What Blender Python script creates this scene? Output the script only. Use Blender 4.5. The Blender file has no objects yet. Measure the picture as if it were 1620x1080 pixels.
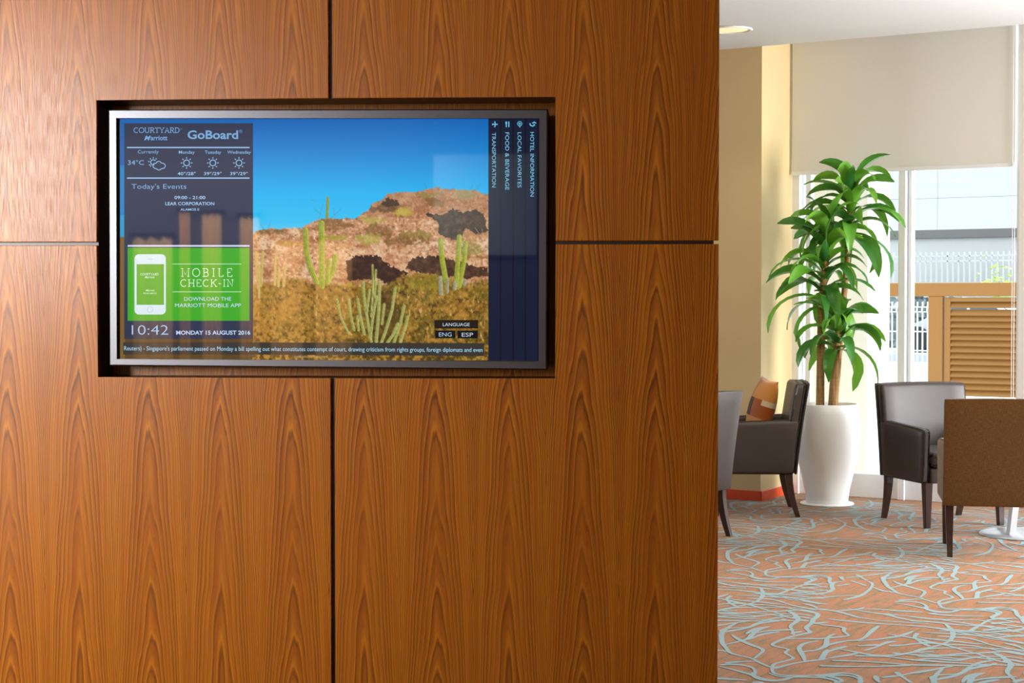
import bpy, bmesh, math, random
import numpy as np
from mathutils import Vector, Matrix
random.seed(7)
rng = np.random.RandomState(11)
sc = bpy.context.scene
COL = sc.collection

# ------------------------------------------------------------------ camera
H = 1.375                     # eye height
F = 2700.0                    # focal length in pixels of the 1620 x 1080 frame
PITCH = math.atan(65.0 / F)
cam_d = bpy.data.cameras.new('camera'); cam = bpy.data.objects.new('camera', cam_d); COL.objects.link(cam)
cam_d.sensor_width = 36.0; cam_d.lens = F / 1620.0 * 36.0; cam_d.clip_end = 300
cam.location = (0, 0, H); cam.rotation_euler = (math.pi / 2 - PITCH, 0, 0)
sc.camera = cam

# ------------------------------------------------------------------ world, sun, large lights, exposure
w = bpy.data.worlds.new('World'); sc.world = w; w.use_nodes = True
bg = w.node_tree.nodes['Background']; bg.inputs[0].default_value = (0.86, 0.93, 1.0, 1); bg.inputs[1].default_value = 3.0
PHI = math.atan(F / 4380.0)                     # direction of the window wall
U = Vector((math.cos(PHI), -math.sin(PHI), 0))  # along the window wall, to the right
N = Vector((math.sin(PHI), math.cos(PHI), 0))   # out through the window
sun_d = bpy.data.lights.new('sun', 'SUN'); sun_d.energy = 5.0; sun_d.angle = math.radians(0.6); sun_d.color = (1, .95, .86)
sun = bpy.data.objects.new('sun', sun_d); COL.objects.link(sun)
sdir = (U * .40 + N * .06 + Vector((0, 0, .91))).normalized()
sun.rotation_euler = sdir.to_track_quat('Z', 'Y').to_euler()
sun.location = (8, 10, 12)

def area(name, loc, target, sx, sy, power, color=(1, 1, 1)):
    d = bpy.data.lights.new(name, 'AREA'); d.shape = 'RECTANGLE'; d.size = sx; d.size_y = sy; d.energy = power; d.color = color
    o = bpy.data.objects.new(name, d); COL.objects.link(o); o.location = loc
    o.rotation_euler = (Vector(loc) - Vector(target)).to_track_quat('Z', 'Y').to_euler()
    return o
wl = area('window_daylight_left', (-5.0, -2.0, 2.5), (-3.0, 5.2, 1.8), 2.0, 1.8, 80, (1, .98, .97)); wl.data.spread = math.radians(48)
area('left_wood_fill', (-3.5, 3.0, 1.0), (-1.2, 5.1, .9), 1.5, 1.5, 64, (1, .86, .62))  # added fill, grades the walnut brighter to the left; no window here
area('seating_fill', (1.9, 7.2, 3.05), (2.1, 10.6, 1.0), 1.8, 1.8, 66, (1, .80, .50))  # added warm fill aimed at the pier and planter, not a ceiling fitting
area('window_daylight_right', (6.7, 9.1, 1.6), (2.2, 10.2, 1.4), 3.2, 2.6, 720, (.96, .98, 1))
area('drape_fill', (-4.0, -4.35, 2.8), (-4.0, -5.15, 1.35), 4.4, .3, 320, (1, .93, .85))  # added lamp that brightens the drapes so their reflection shows in the screen

sc.view_settings.view_transform = 'Standard'
sc.view_settings.look = 'None'
sc.view_settings.gamma = 1.0
sc.view_settings.use_curve_mapping = False
sc.view_settings.exposure = 0.0
sc.cycles.use_denoising = True
sc.cycles.max_bounces = 8
sc.cycles.sample_clamp_indirect = 6.0

# ------------------------------------------------------------------ pixel -> world helpers (measuring only)
FW = Vector((0, math.cos(PITCH), -math.sin(PITCH))); UP = Vector((0, math.sin(PITCH), math.cos(PITCH)))
C0 = Vector((0, 0, H))
def ray(px, py):
    return Vector((1, 0, 0)) * ((px - 810) / F) + FW + UP * ((540 - py) / F)
def floor_pt(px, py, z=0.0):
    d = ray(px, py); t = (z - H) / d.z
    return C0 + d * t
def plane_pt(px, py, P, n):
    d = ray(px, py); t = (Vector(P) - C0).dot(n) / d.dot(n)
    return C0 + d * t
class Frame:
    """a vertical plane: origin P, x along u, y = n into the plane"""
    def __init__(s, P, u):
        s.P = Vector((P[0], P[1], 0)); s.u = u.normalized(); s.n = Vector((-s.u.y, s.u.x, 0)); s.rz = math.atan2(s.u.y, s.u.x)
    def at(s, px, py, y=0.0):
        p = plane_pt(px, py, s.P + s.n * y, s.n) - s.P
        return p.dot(s.u), p.z
    def place(s, o):
        o.location = s.P; o.rotation_euler = (0, 0, s.rz); return o

# ------------------------------------------------------------------ object helpers
def new_obj(name, me, parent=None):
    o = bpy.data.objects.new(name, me); COL.objects.link(o)
    if parent: o.parent = parent
    return o
def obj(name, bm, m=None, parent=None, smooth=False):
    me = bpy.data.meshes.new(name); bmesh.ops.recalc_face_normals(bm, faces=bm.faces[:]); bm.to_mesh(me); bm.free()
    if smooth:
        for p in me.polygons: p.use_smooth = True
    if m: me.materials.append(m)
    return new_obj(name, me, parent)
def empty(name, loc=(0, 0, 0), rz=0):
    o = new_obj(name, None); o.location = loc; o.rotation_euler = (0, 0, rz); o.empty_display_size = .1; return o
def tag(o, label=None, cat=None, group=None, kind=None):
    if label: o['label'] = label
    if cat: o['category'] = cat
    if group: o['group'] = group
    if kind: o['kind'] = kind
    return o
def struct(name, bm, m, label=None, parent=None, smooth=False):
    o = obj(name, bm, m, parent, smooth)
    if not parent: o['kind'] = 'structure'
    if label: o['label'] = label
    if label and not parent: o['category'] = name.split('_')[0]
    return o
def add_box(bm, x0, x1, y0, y1, z0, z1, bevel=0, seg=2, M=None):
    r = bmesh.ops.create_cube(bm, size=1.0)
    vs = r['verts']
    bmesh.ops.scale(bm, vec=(abs(x1 - x0), abs(y1 - y0), abs(z1 - z0)), verts=vs)
    bmesh.ops.translate(bm, vec=((x0 + x1) / 2, (y0 + y1) / 2, (z0 + z1) / 2), verts=vs)
    if bevel:
        es = list({e for v in vs for e in v.link_edges})
        rr = bmesh.ops.bevel(bm, geom=es, offset=bevel, segments=seg, profile=.5, affect='EDGES', clamp_overlap=True)
        vs = list({v for f in rr['faces'] for v in f.verts} | {v for v in vs if v.is_valid})
    if M is not None: bmesh.ops.transform(bm, matrix=M, verts=vs)
    return vs
def box(*a, **k):
    bm = bmesh.new(); add_box(bm, *a, **k); return bm
def prism(bm, pts, y0, y1):
    """polygon of (x,z) points extruded from y0 to y1"""
    a = [bm.verts.new((p[0], y0, p[1])) for p in pts]; b = [bm.verts.new((p[0], y1, p[1])) for p in pts]
    bm.faces.new(a); bm.faces.new(b[::-1])
    n = len(pts)
    for i in range(n): bm.faces.new((a[i], a[(i + 1) % n], b[(i + 1) % n], b[i]))
def lathe(bm, prof, n=48, cx=0, cy=0):
    rings = []
    for r, z in prof:
        rings.append([bm.verts.new((cx + r * math.cos(2 * math.pi * k / n), cy + r * math.sin(2 * math.pi * k / n), z)) for k in range(n)])
    for a, b in zip(rings, rings[1:]):
        for k in range(n): bm.faces.new((a[k], a[(k + 1) % n], b[(k + 1) % n], b[k]))
    if prof[0][0] > 1e-4: bm.faces.new(rings[0][::-1])
    if prof[-1][0] > 1e-4: bm.faces.new(rings[-1])
def tube(bm, pts, rad, n=8):
    rings = []
    for i, p in enumerate(pts):
        p = Vector(p)
        d = (Vector(pts[min(i + 1, len(pts) - 1)]) - Vector(pts[max(i - 1, 0)])).normalized()
        a = d.cross(Vector((0, 1, 0))) if abs(d.y) < .9 else d.cross(Vector((1, 0, 0)))
        a.normalize(); b = d.cross(a); r = rad[i] if isinstance(rad, (list, tuple)) else rad
        rings.append([bm.verts.new(p + a * r * math.cos(2 * math.pi * k / n) + b * r * math.sin(2 * math.pi * k / n)) for k in range(n)])
    for a, b in zip(rings, rings[1:]):
        for k in range(n): bm.faces.new((a[k], a[(k + 1) % n], b[(k + 1) % n], b[k]))
    bm.faces.new(rings[0][::-1]); bm.faces.new(rings[-1])

# ------------------------------------------------------------------ materials
def lin(r, g, b):
    f = lambda c: (c / 255 / 12.92) if c / 255 <= .04045 else ((c / 255 + .055) / 1.055) ** 2.4
    return (f(r), f(g), f(b), 1)
class NT:
    def __init__(s, name):
        s.m = bpy.data.materials.new(name); s.m.use_nodes = True; s.t = s.m.node_tree; s.t.nodes.clear()
        s.out = s.t.nodes.new('ShaderNodeOutputMaterial')
    def n(s, typ, **kw):
        nd = s.t.nodes.new(typ)
        for k, v in kw.items(): setattr(nd, k, v)
        return nd
    def set(s, sock, v):
        if isinstance(v, bpy.types.NodeSocket): s.t.links.new(v, sock)
        else: sock.default_value = v
    def math(s, op, a, b=0.0, c=0.0):
        nd = s.n('ShaderNodeMath', operation=op)
        s.set(nd.inputs[0], a); s.set(nd.inputs[1], b); s.set(nd.inputs[2], c)
        return nd.outputs[0]
    def xyz(s, x, y, z):
        nd = s.n('ShaderNodeCombineXYZ'); s.set(nd.inputs[0], x); s.set(nd.inputs[1], y); s.set(nd.inputs[2], z); return nd.outputs[0]
    def noise(s, vec, scale=1.0, detail=2.0, rough=.5):
        nd = s.n('ShaderNodeTexNoise'); s.set(nd.inputs['Vector'], vec); nd.inputs['Scale'].default_value = scale
        nd.inputs['Detail'].default_value = detail; nd.inputs['Roughness'].default_value = rough; return nd.outputs['Fac']
    def ramp(s, fac, stops, interp='LINEAR'):
        nd = s.n('ShaderNodeValToRGB'); cr = nd.color_ramp; cr.interpolation = interp
        while len(cr.elements) > 1: cr.elements.remove(cr.elements[-1])
        cr.elements[0].position = stops[0][0]; cr.elements[0].color = stops[0][1]
        for p, c in stops[1:]:
            e = cr.elements.new(p); e.color = c
        s.set(nd.inputs[0], fac); return nd.outputs[0]
    def mix(s, fac, a, b, mode='MIX'):
        nd = s.n('ShaderNodeMix', data_type='RGBA', blend_type=mode)
        s.set(nd.inputs[0], fac); s.set(nd.inputs[6], a); s.set(nd.inputs[7], b); return nd.outputs[2]
    def bsdf(s, color, rough=.5, spec=.5, metal=0.0, **kw):
        p = s.n('ShaderNodeBsdfPrincipled'); s.set(p.inputs['Base Color'], color); s.set(p.inputs['Roughness'], rough)
        p.inputs['Specular IOR Level'].default_value = spec; p.inputs['Metallic'].default_value = metal
        for k, v in kw.items(): s.set(p.inputs[k.replace('_', ' ')], v)
        s.t.links.new(p.outputs[0], s.out.inputs[0]); return p
    def bump(s, h, strength=.2, dist=.002):
        b = s.n('ShaderNodeBump'); b.inputs['Strength'].default_value = strength; b.inputs['Distance'].default_value = dist
        s.set(b.inputs['Height'], h); return b.outputs[0]
    def obj(s):
        return s.n('ShaderNodeTexCoord').outputs['Object']

def simple(name, c, rough=.5, spec=.5, metal=0.0, var=.06, scale=18.0, bump=0.0):
    k = NT(name); nz = k.noise(k.obj(), scale, 3)
    lo = tuple(x * (1 - var) for x in c[:3]) + (1,); hi = tuple(min(1, x * (1 + var)) for x in c[:3]) + (1,)
    p = k.bsdf(k.mix(nz, lo, hi), rough, spec, metal)
    if bump: k.set(p.inputs['Normal'], k.bump(k.noise(k.obj(), scale * 14, 2), bump, .001))
    return k.m
_em = {}
def screen_mat(rgb, strength=1.0):
    key = (rgb, strength)
    if key not in _em:
        k = NT('screen_glow_%d_%d_%d' % rgb)
        k.bsdf((.004, .004, .005, 1), .025, .55, 0, Emission_Color=lin(*rgb), Emission_Strength=strength); _em[key] = k.m
    return _em[key]

# ---- walnut veneer: slip matched leaves with cathedral figure
WP = Frame((-.5605, 5.13), Vector((1, -.062, 0)))
LEAF = .2183
XPH = WP.at(691, 700)[0]
def wood(name, gain=1.0, rough=.265):
    k = NT(name); co = k.obj()
    sx = k.n('ShaderNodeSeparateXYZ'); k.t.links.new(co, sx.inputs[0]); X, Z = sx.outputs[0], sx.outputs[2]
    x = k.math('ADD', X, -XPH + LEAF / 2 + LEAF * 40)
    wob = k.math('MULTIPLY', k.math('ADD', k.noise(k.xyz(0, 3.1, Z), 2.6, 2), -.5), .020)
    xw = k.math('ADD', x, wob)
    u = k.math('SUBTRACT', k.math('FLOORED_MODULO', xw, LEAF), LEAF / 2)
    xm = k.math('FLOORED_MODULO', x, LEAF * 2)
    ua = k.math('SQRT', k.math('ADD', k.math('MULTIPLY', u, u), .0035 ** 2))
    lowv = k.noise(k.xyz(k.math('MULTIPLY', xm, 5.0), 0, k.math('MULTIPLY', Z, 1.7)), 1.0, 2)
    midv = k.noise(k.xyz(k.math('MULTIPLY', xm, 34.0), 7, k.math('MULTIPLY', Z, .9)), 1.0, 2)
    fine = k.noise(k.xyz(k.math('MULTIPLY', xm, 120.0), 5, k.math('MULTIPLY', Z, 3.0)), 1.0, 2)
    g = k.math('ADD', k.math('POWER', k.math('DIVIDE', ua, .0235), 1.22), k.math('POWER', k.math('DIVIDE', ua, .068), 3.0))
    t = k.math('ADD', k.math('DIVIDE', Z, .150), g)
    t = k.math('ADD', t, k.math('MULTIPLY', lowv, 3.7))
    t = k.math('ADD', t, k.math('MULTIPLY', midv, .75))
    t = k.math('ADD', t, k.math('MULTIPLY', fine, .25))
    fr = k.math('FRACT', t)
    fr2 = k.math('FRACT', k.math('ADD', k.math('MULTIPLY', t, 2.7), k.math('MULTIPLY', midv, 3.0)))
    d1 = k.ramp(fr, [(0, (.62, .62, .62, 1)), (.10, (.15, .15, .15, 1)), (.50, (.0, .0, .0, 1)), (.80, (.30, .30, .30, 1)), (.93, (1, 1, 1, 1)), (1, (.62, .62, .62, 1))])
    d2 = k.ramp(fr2, [(0, (.5, .5, .5, 1)), (.2, (0, 0, 0, 1)), (.6, (.1, .1, .1, 1)), (.9, (.9, .9, .9, 1)), (1, (.5, .5, .5, 1))])
    rr = k.noise(k.xyz(k.math('MULTIPLY', t, .37), 2, k.math('MULTIPLY', Z, .6)), 1.0, 1)     # some rings darker than others
    rr = k.ramp(rr, [(.34, (.34, .34, .34, 1)), (.64, (1, 1, 1, 1))])
    d1 = k.math('MULTIPLY', d1, rr)
    streak = k.noise(k.xyz(k.math('MULTIPLY', xm, 62.0), 1, k.math('MULTIPLY', Z, .55)), 1.0, 3)
    streak = k.ramp(streak, [(.36, (0, 0, 0, 1)), (.66, (1, 1, 1, 1))])
    pore = k.noise(k.xyz(k.math('MULTIPLY', x, 780.0), 1, k.math('MULTIPLY', Z, 16.0)), 1.0, 2)
    pore = k.ramp(pore, [(.36, (1, 1, 1, 1)), (.50, (0, 0, 0, 1))])
    tone = k.noise(k.xyz(k.math('MULTIPLY', xm, 9.0), 9, k.math('MULTIPLY', Z, 2.2)), 1.0, 2)
    G = lambda c: tuple(v * gain for v in c) + (1,)
    base = k.mix(streak, G((.345, .104, .0040)), G((.490, .185, .0090)))
    base = k.mix(k.math('MULTIPLY', tone, .55), base, G((.330, .082, .0050)))
    tone2 = k.ramp(k.noise(k.xyz(k.math('MULTIPLY', t, .55), 6, k.math('MULTIPLY', Z, .4)), 1.0, 1), [(.34, (0, 0, 0, 1)), (.62, (1, 1, 1, 1))])
    base = k.mix(k.math('MULTIPLY', tone2, .55), base, G((.250, .072, .0045)))
    c = k.mix(k.math('MULTIPLY', d2, .38), base, G((.190, .052, .0045)))
    c = k.mix(k.math('MULTIPLY', d1, .95), c, G((.066, .020, .005)))
    c = k.mix(k.math('MULTIPLY', pore, .28), c, G((.100, .030, .008)))
    hl = k.ramp(fr, [(.06, (0, 0, 0, 1)), (.16, (1, 1, 1, 1)), (.42, (0, 0, 0, 1))])
    c = k.mix(k.math('MULTIPLY', hl, k.math('MULTIPLY', rr, .55)), c, G((.62, .25, .012)))
    p = k.bsdf(c, k.math('ADD', k.math('MULTIPLY', pore, .10), rough), .26)
    k.set(p.inputs['Normal'], k.bump(pore, .10, .0006))
    return k.m
M_wood = wood('walnut_veneer')
M_backing = simple('dark_walnut_core', (.030, .012, .006), .35, .5, var=.3)
M_bezel = simple('satin_grey_metal', (.098, .101, .114), .34, .5, .95, var=.03, scale=90)
M_black = simple('black_plastic', (.006, .006, .007), .35)
M_tan = simple('tan_wall_paint', (.69, .54, .29), .75, .3, var=.03, scale=5)
M_ceil = simple('white_ceiling_paint', (.69, .72, .725), .85, .2, var=.01, scale=3)
M_orange = simple('orange_baseboard_paint', (.75, .075, .012), .45)
M_white = simple('white_aluminium', (.84, .85, .86), .35)
M_pot = simple('white_glazed_planter', (.90, .90, .90), .32, .5, var=.015, scale=5)
M_leg = simple('espresso_wood', (.045, .019, .012), .32, .5, var=.25, scale=30)
M_steel = simple('brushed_steel', (.62, .63, .64), .33, .5, .65, var=.04, scale=50)
M_soil = simple('potting_soil', (.05, .03, .018), .9, .2, var=.5, scale=80)
M_gate = simple('brown_painted_steel', (.235, .102, .016), .5, var=.05, scale=4)
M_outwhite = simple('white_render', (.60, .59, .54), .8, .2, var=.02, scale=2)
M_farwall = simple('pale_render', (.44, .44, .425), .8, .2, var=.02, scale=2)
M_bars = simple('white_wire', (.47, .48, .48), .6)
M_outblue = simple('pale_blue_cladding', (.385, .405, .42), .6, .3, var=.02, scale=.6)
M_coping = simple('grey_coping', (.145, .138, .130), .7, .2)
M_ground = simple('pale_concrete', (.66, .66, .65), .85, .2, var=.06, scale=1.5)
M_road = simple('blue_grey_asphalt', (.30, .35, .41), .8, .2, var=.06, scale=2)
M_greywall = simple('lobby_wall_grey', (.10, .095, .105), .8, .2, var=.03, scale=3)
M_panelpale = simple('pale_board', (.30, .38, .40), .6, .2)
M_strip = simple('orange_drape', (.90, .60, .30), .8, .1, var=.08)
def leather():
    k = NT('dark_leather'); nz = k.noise(k.obj(), 9, 3)
    c = k.mix(nz, (.036, .025, .021, 1), (.052, .038, .032, 1))
    p = k.bsdf(c, .40, .5); v = k.n('ShaderNodeTexVoronoi'); v.inputs['Scale'].default_value = 260; k.t.links.new(k.obj(), v.inputs['Vector'])
    k.set(p.inputs['Normal'], k.bump(v.outputs['Distance'], .06, .001)); return k.m
M_leather = leather()
def weave():
    k = NT('brown_woven_fabric'); s = k.n('ShaderNodeSeparateXYZ'); k.t.links.new(k.obj(), s.inputs[0])
    a = k.noise(k.xyz(k.math('MULTIPLY', s.outputs[0], 420.0), 0, k.math('MULTIPLY', s.outputs[2], 40.0)), 1, 1)
    b = k.noise(k.xyz(k.math('MULTIPLY', s.outputs[0], 40.0), 3, k.math('MULTIPLY', s.outputs[2], 420.0)), 1, 1)
    f = k.math('MULTIPLY', k.math('ADD', a, b), .5)
    c = k.ramp(f, [(.3, (.085, .038, .012, 1)), (.5, (.15, .072, .021, 1)), (.7, (.22, .115, .036, 1))])
    p = k.bsdf(c, .85, .2, Sheen_Weight=.25); k.set(p.inputs['Normal'], k.bump(f, .25, .001)); return k.m
M_weave = weave()
def shade_mat():
    k = NT('shade_fabric'); nz = k.noise(k.obj(), 160, 2)
    c = k.mix(nz, (.84, .81, .75, 1), (.89, .86, .80, 1))
    d = k.n('ShaderNodeBsdfDiffuse'); k.set(d.inputs[0], c)
    t = k.n('ShaderNodeBsdfTranslucent'); k.set(t.inputs[0], (.78, .76, .72, 1))
    m = k.n('ShaderNodeMixShader'); m.inputs[0].default_value = .22
    k.t.links.new(d.outputs[0], m.inputs[1]); k.t.links.new(t.outputs[0], m.inputs[2]); k.t.links.new(m.outputs[0], k.out.inputs[0]); return k.m
M_shade = shade_mat()
def glass_mat():
    k = NT('window_glass'); tr = k.n('ShaderNodeBsdfTransparent'); tr.inputs[0].default_value = (.96, .98, .98, 1)
    g = k.n('ShaderNodeBsdfGlossy'); g.inputs['Roughness'].default_value = .02
    fz = k.n('ShaderNodeFresnel'); fz.inputs[0].default_value = 1.22
    m = k.n('ShaderNodeMixShader'); k.t.links.new(fz.outputs[0], m.inputs[0]); k.t.links.new(tr.outputs[0], m.inputs[1]); k.t.links.new(g.outputs[0], m.inputs[2])
    k.t.links.new(m.outputs[0], k.out.inputs[0]); return k.m
M_glass = glass_mat()
def leaf_mat(name, c1, c2):
    k = NT(name); s = k.n('ShaderNodeTexCoord'); sp = k.n('ShaderNodeSeparateXYZ'); k.t.links.new(s.outputs['UV'], sp.inputs[0])
    rib = k.noise(k.xyz(k.math('MULTIPLY', sp.outputs[0], 26.0), 0, k.math('MULTIPLY', sp.outputs[1], 2.0)), 1, 2)
    inf = k.n('ShaderNodeObjectInfo')
    c = k.mix(k.math('ADD', k.math('MULTIPLY', rib, .5), k.math('MULTIPLY', inf.outputs['Random'], .5)), c1, c2)
    p = k.bsdf(c, .32, .5)
    t = k.n('ShaderNodeBsdfTranslucent'); k.set(t.inputs[0], k.mix(.5, c, (.30, .62, .04, 1)))
    m = k.n('ShaderNodeMixShader'); m.inputs[0].default_value = .27
    k.t.links.new(p.outputs[0], m.inputs[1]); k.t.links.new(t.outputs[0], m.inputs[2]); k.t.links.new(m.outputs[0], k.out.inputs[0]); return k.m
M_leafs = [leaf_mat('leaf_deep_green', (.014, .090, .018, 1), (.045, .22, .028, 1)), leaf_mat('leaf_bright_green', (.07, .28, .025, 1), (.20, .46, .05, 1))]
def cane_mat():
    k = NT('cane_bark'); s = k.n('ShaderNodeSeparateXYZ'); k.t.links.new(k.obj(), s.inputs[0])
    r = k.noise(k.xyz(k.math('MULTIPLY', s.outputs[0], 90.0), k.math('MULTIPLY', s.outputs[1], 90.0), k.math('MULTIPLY', s.outputs[2], 8.0)), 1, 3)
    b = k.noise(k.xyz(0, 0, s.outputs[2]), 60, 2)
    c = k.ramp(k.math('ADD', k.math('MULTIPLY', r, .7), k.math('MULTIPLY', b, .3)), [(.3, (.17, .085, .03, 1)), (.55, (.42, .25, .10, 1)), (.75, (.62, .42, .21, 1))])
    k.bsdf(c, .8, .2); return k.m
M_cane = cane_mat()
def carpet():
    k = NT('orange_carpet'); mp = k.n('ShaderNodeMapping'); mp.inputs['Rotation'].default_value = (0, 0, math.radians(-58))
    k.t.links.new(k.obj(), mp.inputs[0]); s = k.n('ShaderNodeSeparateXYZ'); k.t.links.new(mp.outputs[0], s.inputs[0])
    X, Y = s.outputs[0], s.outputs[1]
    st = lambda a, b, sd, det=2: k.noise(k.xyz(k.math('MULTIPLY', X, a), k.math('MULTIPLY', Y, b), sd), 1, det)
    A = k.ramp(st(5, 34, 0, 3), [(.34, (.19, .120, .044, 1)), (.48, (.30, .142, .046, 1)), (.58, (.39, .145, .052, 1)), (.68, (.42, .125, .058, 1))])
    B = k.ramp(st(22, 210, 4), [(.56, (0, 0, 0, 1)), (.68, (1, 1, 1, 1))])
    c = k.mix(k.math('MULTIPLY', B, .55), A, (.52, .25, .04, 1))
    R = k.ramp(st(18, 150, 9), [(.57, (0, 0, 0, 1)), (.70, (1, 1, 1, 1))])
    c = k.mix(k.math('MULTIPLY', R, .6), c, (.50, .105, .06, 1))
    D = k.ramp(st(90, 240, 14), [(.32, (1, 1, 1, 1)), (.46, (0, 0, 0, 1))])
    c = k.mix(k.math('MULTIPLY', D, .55), c, (.10, .068, .036, 1))
    pile = k.noise(k.obj(), 700, 1)
    p = k.bsdf(c, .95, .1, Sheen_Weight=.12); k.set(p.inputs['Normal'], k.bump(pile, .3, .002)); return k.m
M_carpet = carpet()
M_motif = simple('pale_blue_yarn', (.305, .41, .435), .95, .1, var=.10, scale=400)

# ================================================================== STRUCTURE
CEIL = 3.104
# floor and its inlaid pattern
bm = bmesh.new()
CORNER = Vector((1.703, 11.67, 0)); WIN0 = CORNER + N * .596     # pier corner, start of glazing
def quad(bm, pts):
    bm.faces.new([bm.verts.new(p) for p in pts])
a = WIN0 - U * 9 ; b = WIN0 + U * 9
quad(bm, [(a.x, a.y, 0), (b.x, b.y, 0), (9.5, -5.2, 0), (-7.5, -5.2, 0)])
floor = struct('floor', bm, M_carpet, 'orange and brown carpet with pale blue branching line pattern')
T1 = Vector((.962, 1.350)); T2 = Vector((.655, -.894))
S1 = [  # strokes of one pattern repeat as traced from the carpet, crop 1 (1130,960), x9
 [(75,50),(170,65),(300,85),(420,88),(620,70),(950,62),(1200,42),(1330,50),(1440,80),(1490,120),(1400,180),(1395,230),(1300,290),(1330,330),(1380,360),(1300,380),(1150,410),(1000,450),(900,490),(800,540),(920,575),(1080,605),(990,650),(1090,700),(1140,735),(1020,770),(880,800),(830,830),(820,900),(850,950),(1000,980),(1250,975),(1620,975)],
 [(75,45),(150,30),(280,10),(600,5),(1000,8),(1620,35)],[(75,135),(250,120),(450,140),(560,145),(700,120),(900,100),(1150,98),(1300,110),(1420,140)],
 [(75,100),(300,100),(600,130)],[(920,125),(1100,125),(1250,140),(1390,170)],[(1130,80),(1170,130),(1210,190),(1070,270),(1110,330),(1130,400)],
 [(320,225),(200,290),(100,360),(105,440),(110,520),(170,580),(210,650),(330,690),(550,735),(600,770),(700,820),(800,860)],
 [(120,360),(280,335),(480,300),(580,250),(700,195),(850,160),(990,145)],[(250,395),(300,435),(390,485),(550,550),(720,610),(640,680),(570,730)],
 [(110,545),(300,505),(480,460),(540,390),(620,320),(800,280)],[(480,465),(600,420),(720,380),(930,352)],[(75,615),(180,640)],
 [(75,830),(200,815),(400,825),(540,860),(590,910),(570,970)],[(80,850),(250,890),(520,960),(620,1010),(820,1050),(980,1045),(1100,1000),(1250,985),(1620,960)],
 [(150,800),(350,780),(580,775)],[(830,880),(950,850),(1100,810),(1280,780),(1620,740)],[(1480,485),(1300,510),(1200,570),(1220,630),(1270,700),(1290,780)],
 [(1240,640),(1450,620),(1560,580),(1600,520),(1600,450)],[(1020,455),(1200,450),(1560,455)],[(1400,240),(1600,215)],[(1500,755),(1560,690),(1590,630),(1620,610)],
 [(75,1015),(460,1045)],[(1500,840),(1620,845)],[(550,1070),(700,1078)]]
S2 = [[(70,255),(250,270),(430,295),(390,340),(440,380),(490,410),(350,430),(160,445),(0,460)],[(280,385),(200,410),(155,470),(165,540),(110,580),(0,615)],
 [(165,550),(300,510),(450,485),(600,480),(720,430),(760,380),(830,320),(900,270)],[(600,485),(850,470),(1050,440),(1220,415),(1390,345)],
 [(440,560),(300,600),(160,640),(130,700),(90,750)],[(1040,390),(1200,415),(1400,445),(1520,475),(1620,500)],
 [(180,735),(350,705),(500,685),(620,650)],[(700,625),(880,570),(950,530),(1050,500),(1150,490)],[(600,555),(750,550),(920,540)],
 [(350,605),(500,630),(700,670),(900,700),(1150,690),(1300,660),(1450,645),(1620,640)],[(560,700),(750,700),(1050,710),(1300,750),(1620,775)],
 [(1100,655),(1250,675),(1620,690)],[(240,765),(450,770),(800,785),(1150,810),(1350,830),(1620,830)],[(70,840),(400,850),(750,855),(1050,845),(1350,835)],
 [(0,985),(200,965),(370,940),(520,955),(660,1000),(620,1075)],[(150,985),(300,1010),(390,1050),(340,1080)],[(860,980),(870,1040),(920,1080)],
 [(950,1005),(1150,985),(1300,960),(1450,930),(1620,900)],[(1150,925),(1230,990),(1370,1080)],[(150,170),(400,195),(700,225),(1000,245),(1300,265),(1620,290)],
 [(0,35),(250,50),(450,100),(600,150),(750,170),(900,195),(1200,215),(1620,240)],[(250,60),(450,45),(600,35),(700,5)],
 [(450,20),(600,50),(850,90),(1000,105),(1200,160),(1400,200),(1620,215)],[(600,30),(900,30),(1200,60),(1500,75)],[(1000,100),(1300,130),(1620,165)],
 [(1050,555),(1250,545),(1450,520),(1620,500)],[(0,245),(180,215)]]
S3 = [[(0,140),(300,175),(600,185),(900,185),(1050,195),(1250,240),(1620,290)],[(0,200),(350,215),(600,250),(850,265),(1050,275),(1250,320),(1450,345)],
 [(400,180),(700,220),(950,260),(1200,285),(1400,320),(1620,380)],[(0,265),(300,290),(500,325),(800,380),(1000,420),(1150,455),(1400,485),(1620,530)],
 [(300,290),(650,330),(900,350),(1150,365),(1350,400),(1620,430)],[(180,365),(500,380),(800,395),(1000,410),(1300,400)],
 [(390,420),(650,430),(850,450),(1000,490),(1150,545),(1400,590),(1620,640)],[(0,440),(150,460),(270,500),(450,530),(600,570),(800,630),(1000,680),(1150,740),(1280,780),(1620,830)],
 [(80,430),(350,465),(650,490),(900,525),(1080,535)],[(0,530),(250,510),(500,535),(800,545),(1050,580),(1300,630),(1620,690)],[(0,685),(350,695),(700,690),(900,715),(1150,755)],
 [(0,645),(350,640)],[(0,750),(300,775),(700,800),(1100,825),(1620,835)],[(0,830),(400,830),(850,840),(1150,830),(1220,800)],[(0,950),(250,910),(450,870),(600,845)],
 [(1200,660),(1290,700),(1360,760),(1330,785)],[(1150,835),(950,860),(800,890),(750,940),(640,965),(450,965),(290,995),(320,1050),(380,1080)],
 [(1060,940),(900,965),(800,1000),(740,1080)],[(1520,995),(1200,1010),(1000,1030),(850,1065)],[(1620,1030),(1500,1060),(1470,1080)],
 [(400,5),(520,40),(700,45),(1050,45),(1280,90),(1200,130),(1140,160),(1350,185),(1500,220),(1620,245)],[(1000,45),(1200,25),(1380,30),(1530,75),(1510,110),(1580,160)],
 [(200,0),(250,45),(400,80),(550,85),(700,50)],[(250,95),(600,130),(1050,135)],[(1200,165),(1500,165),(1620,165)],[(1350,520),(1500,550),(1620,600)]]
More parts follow.
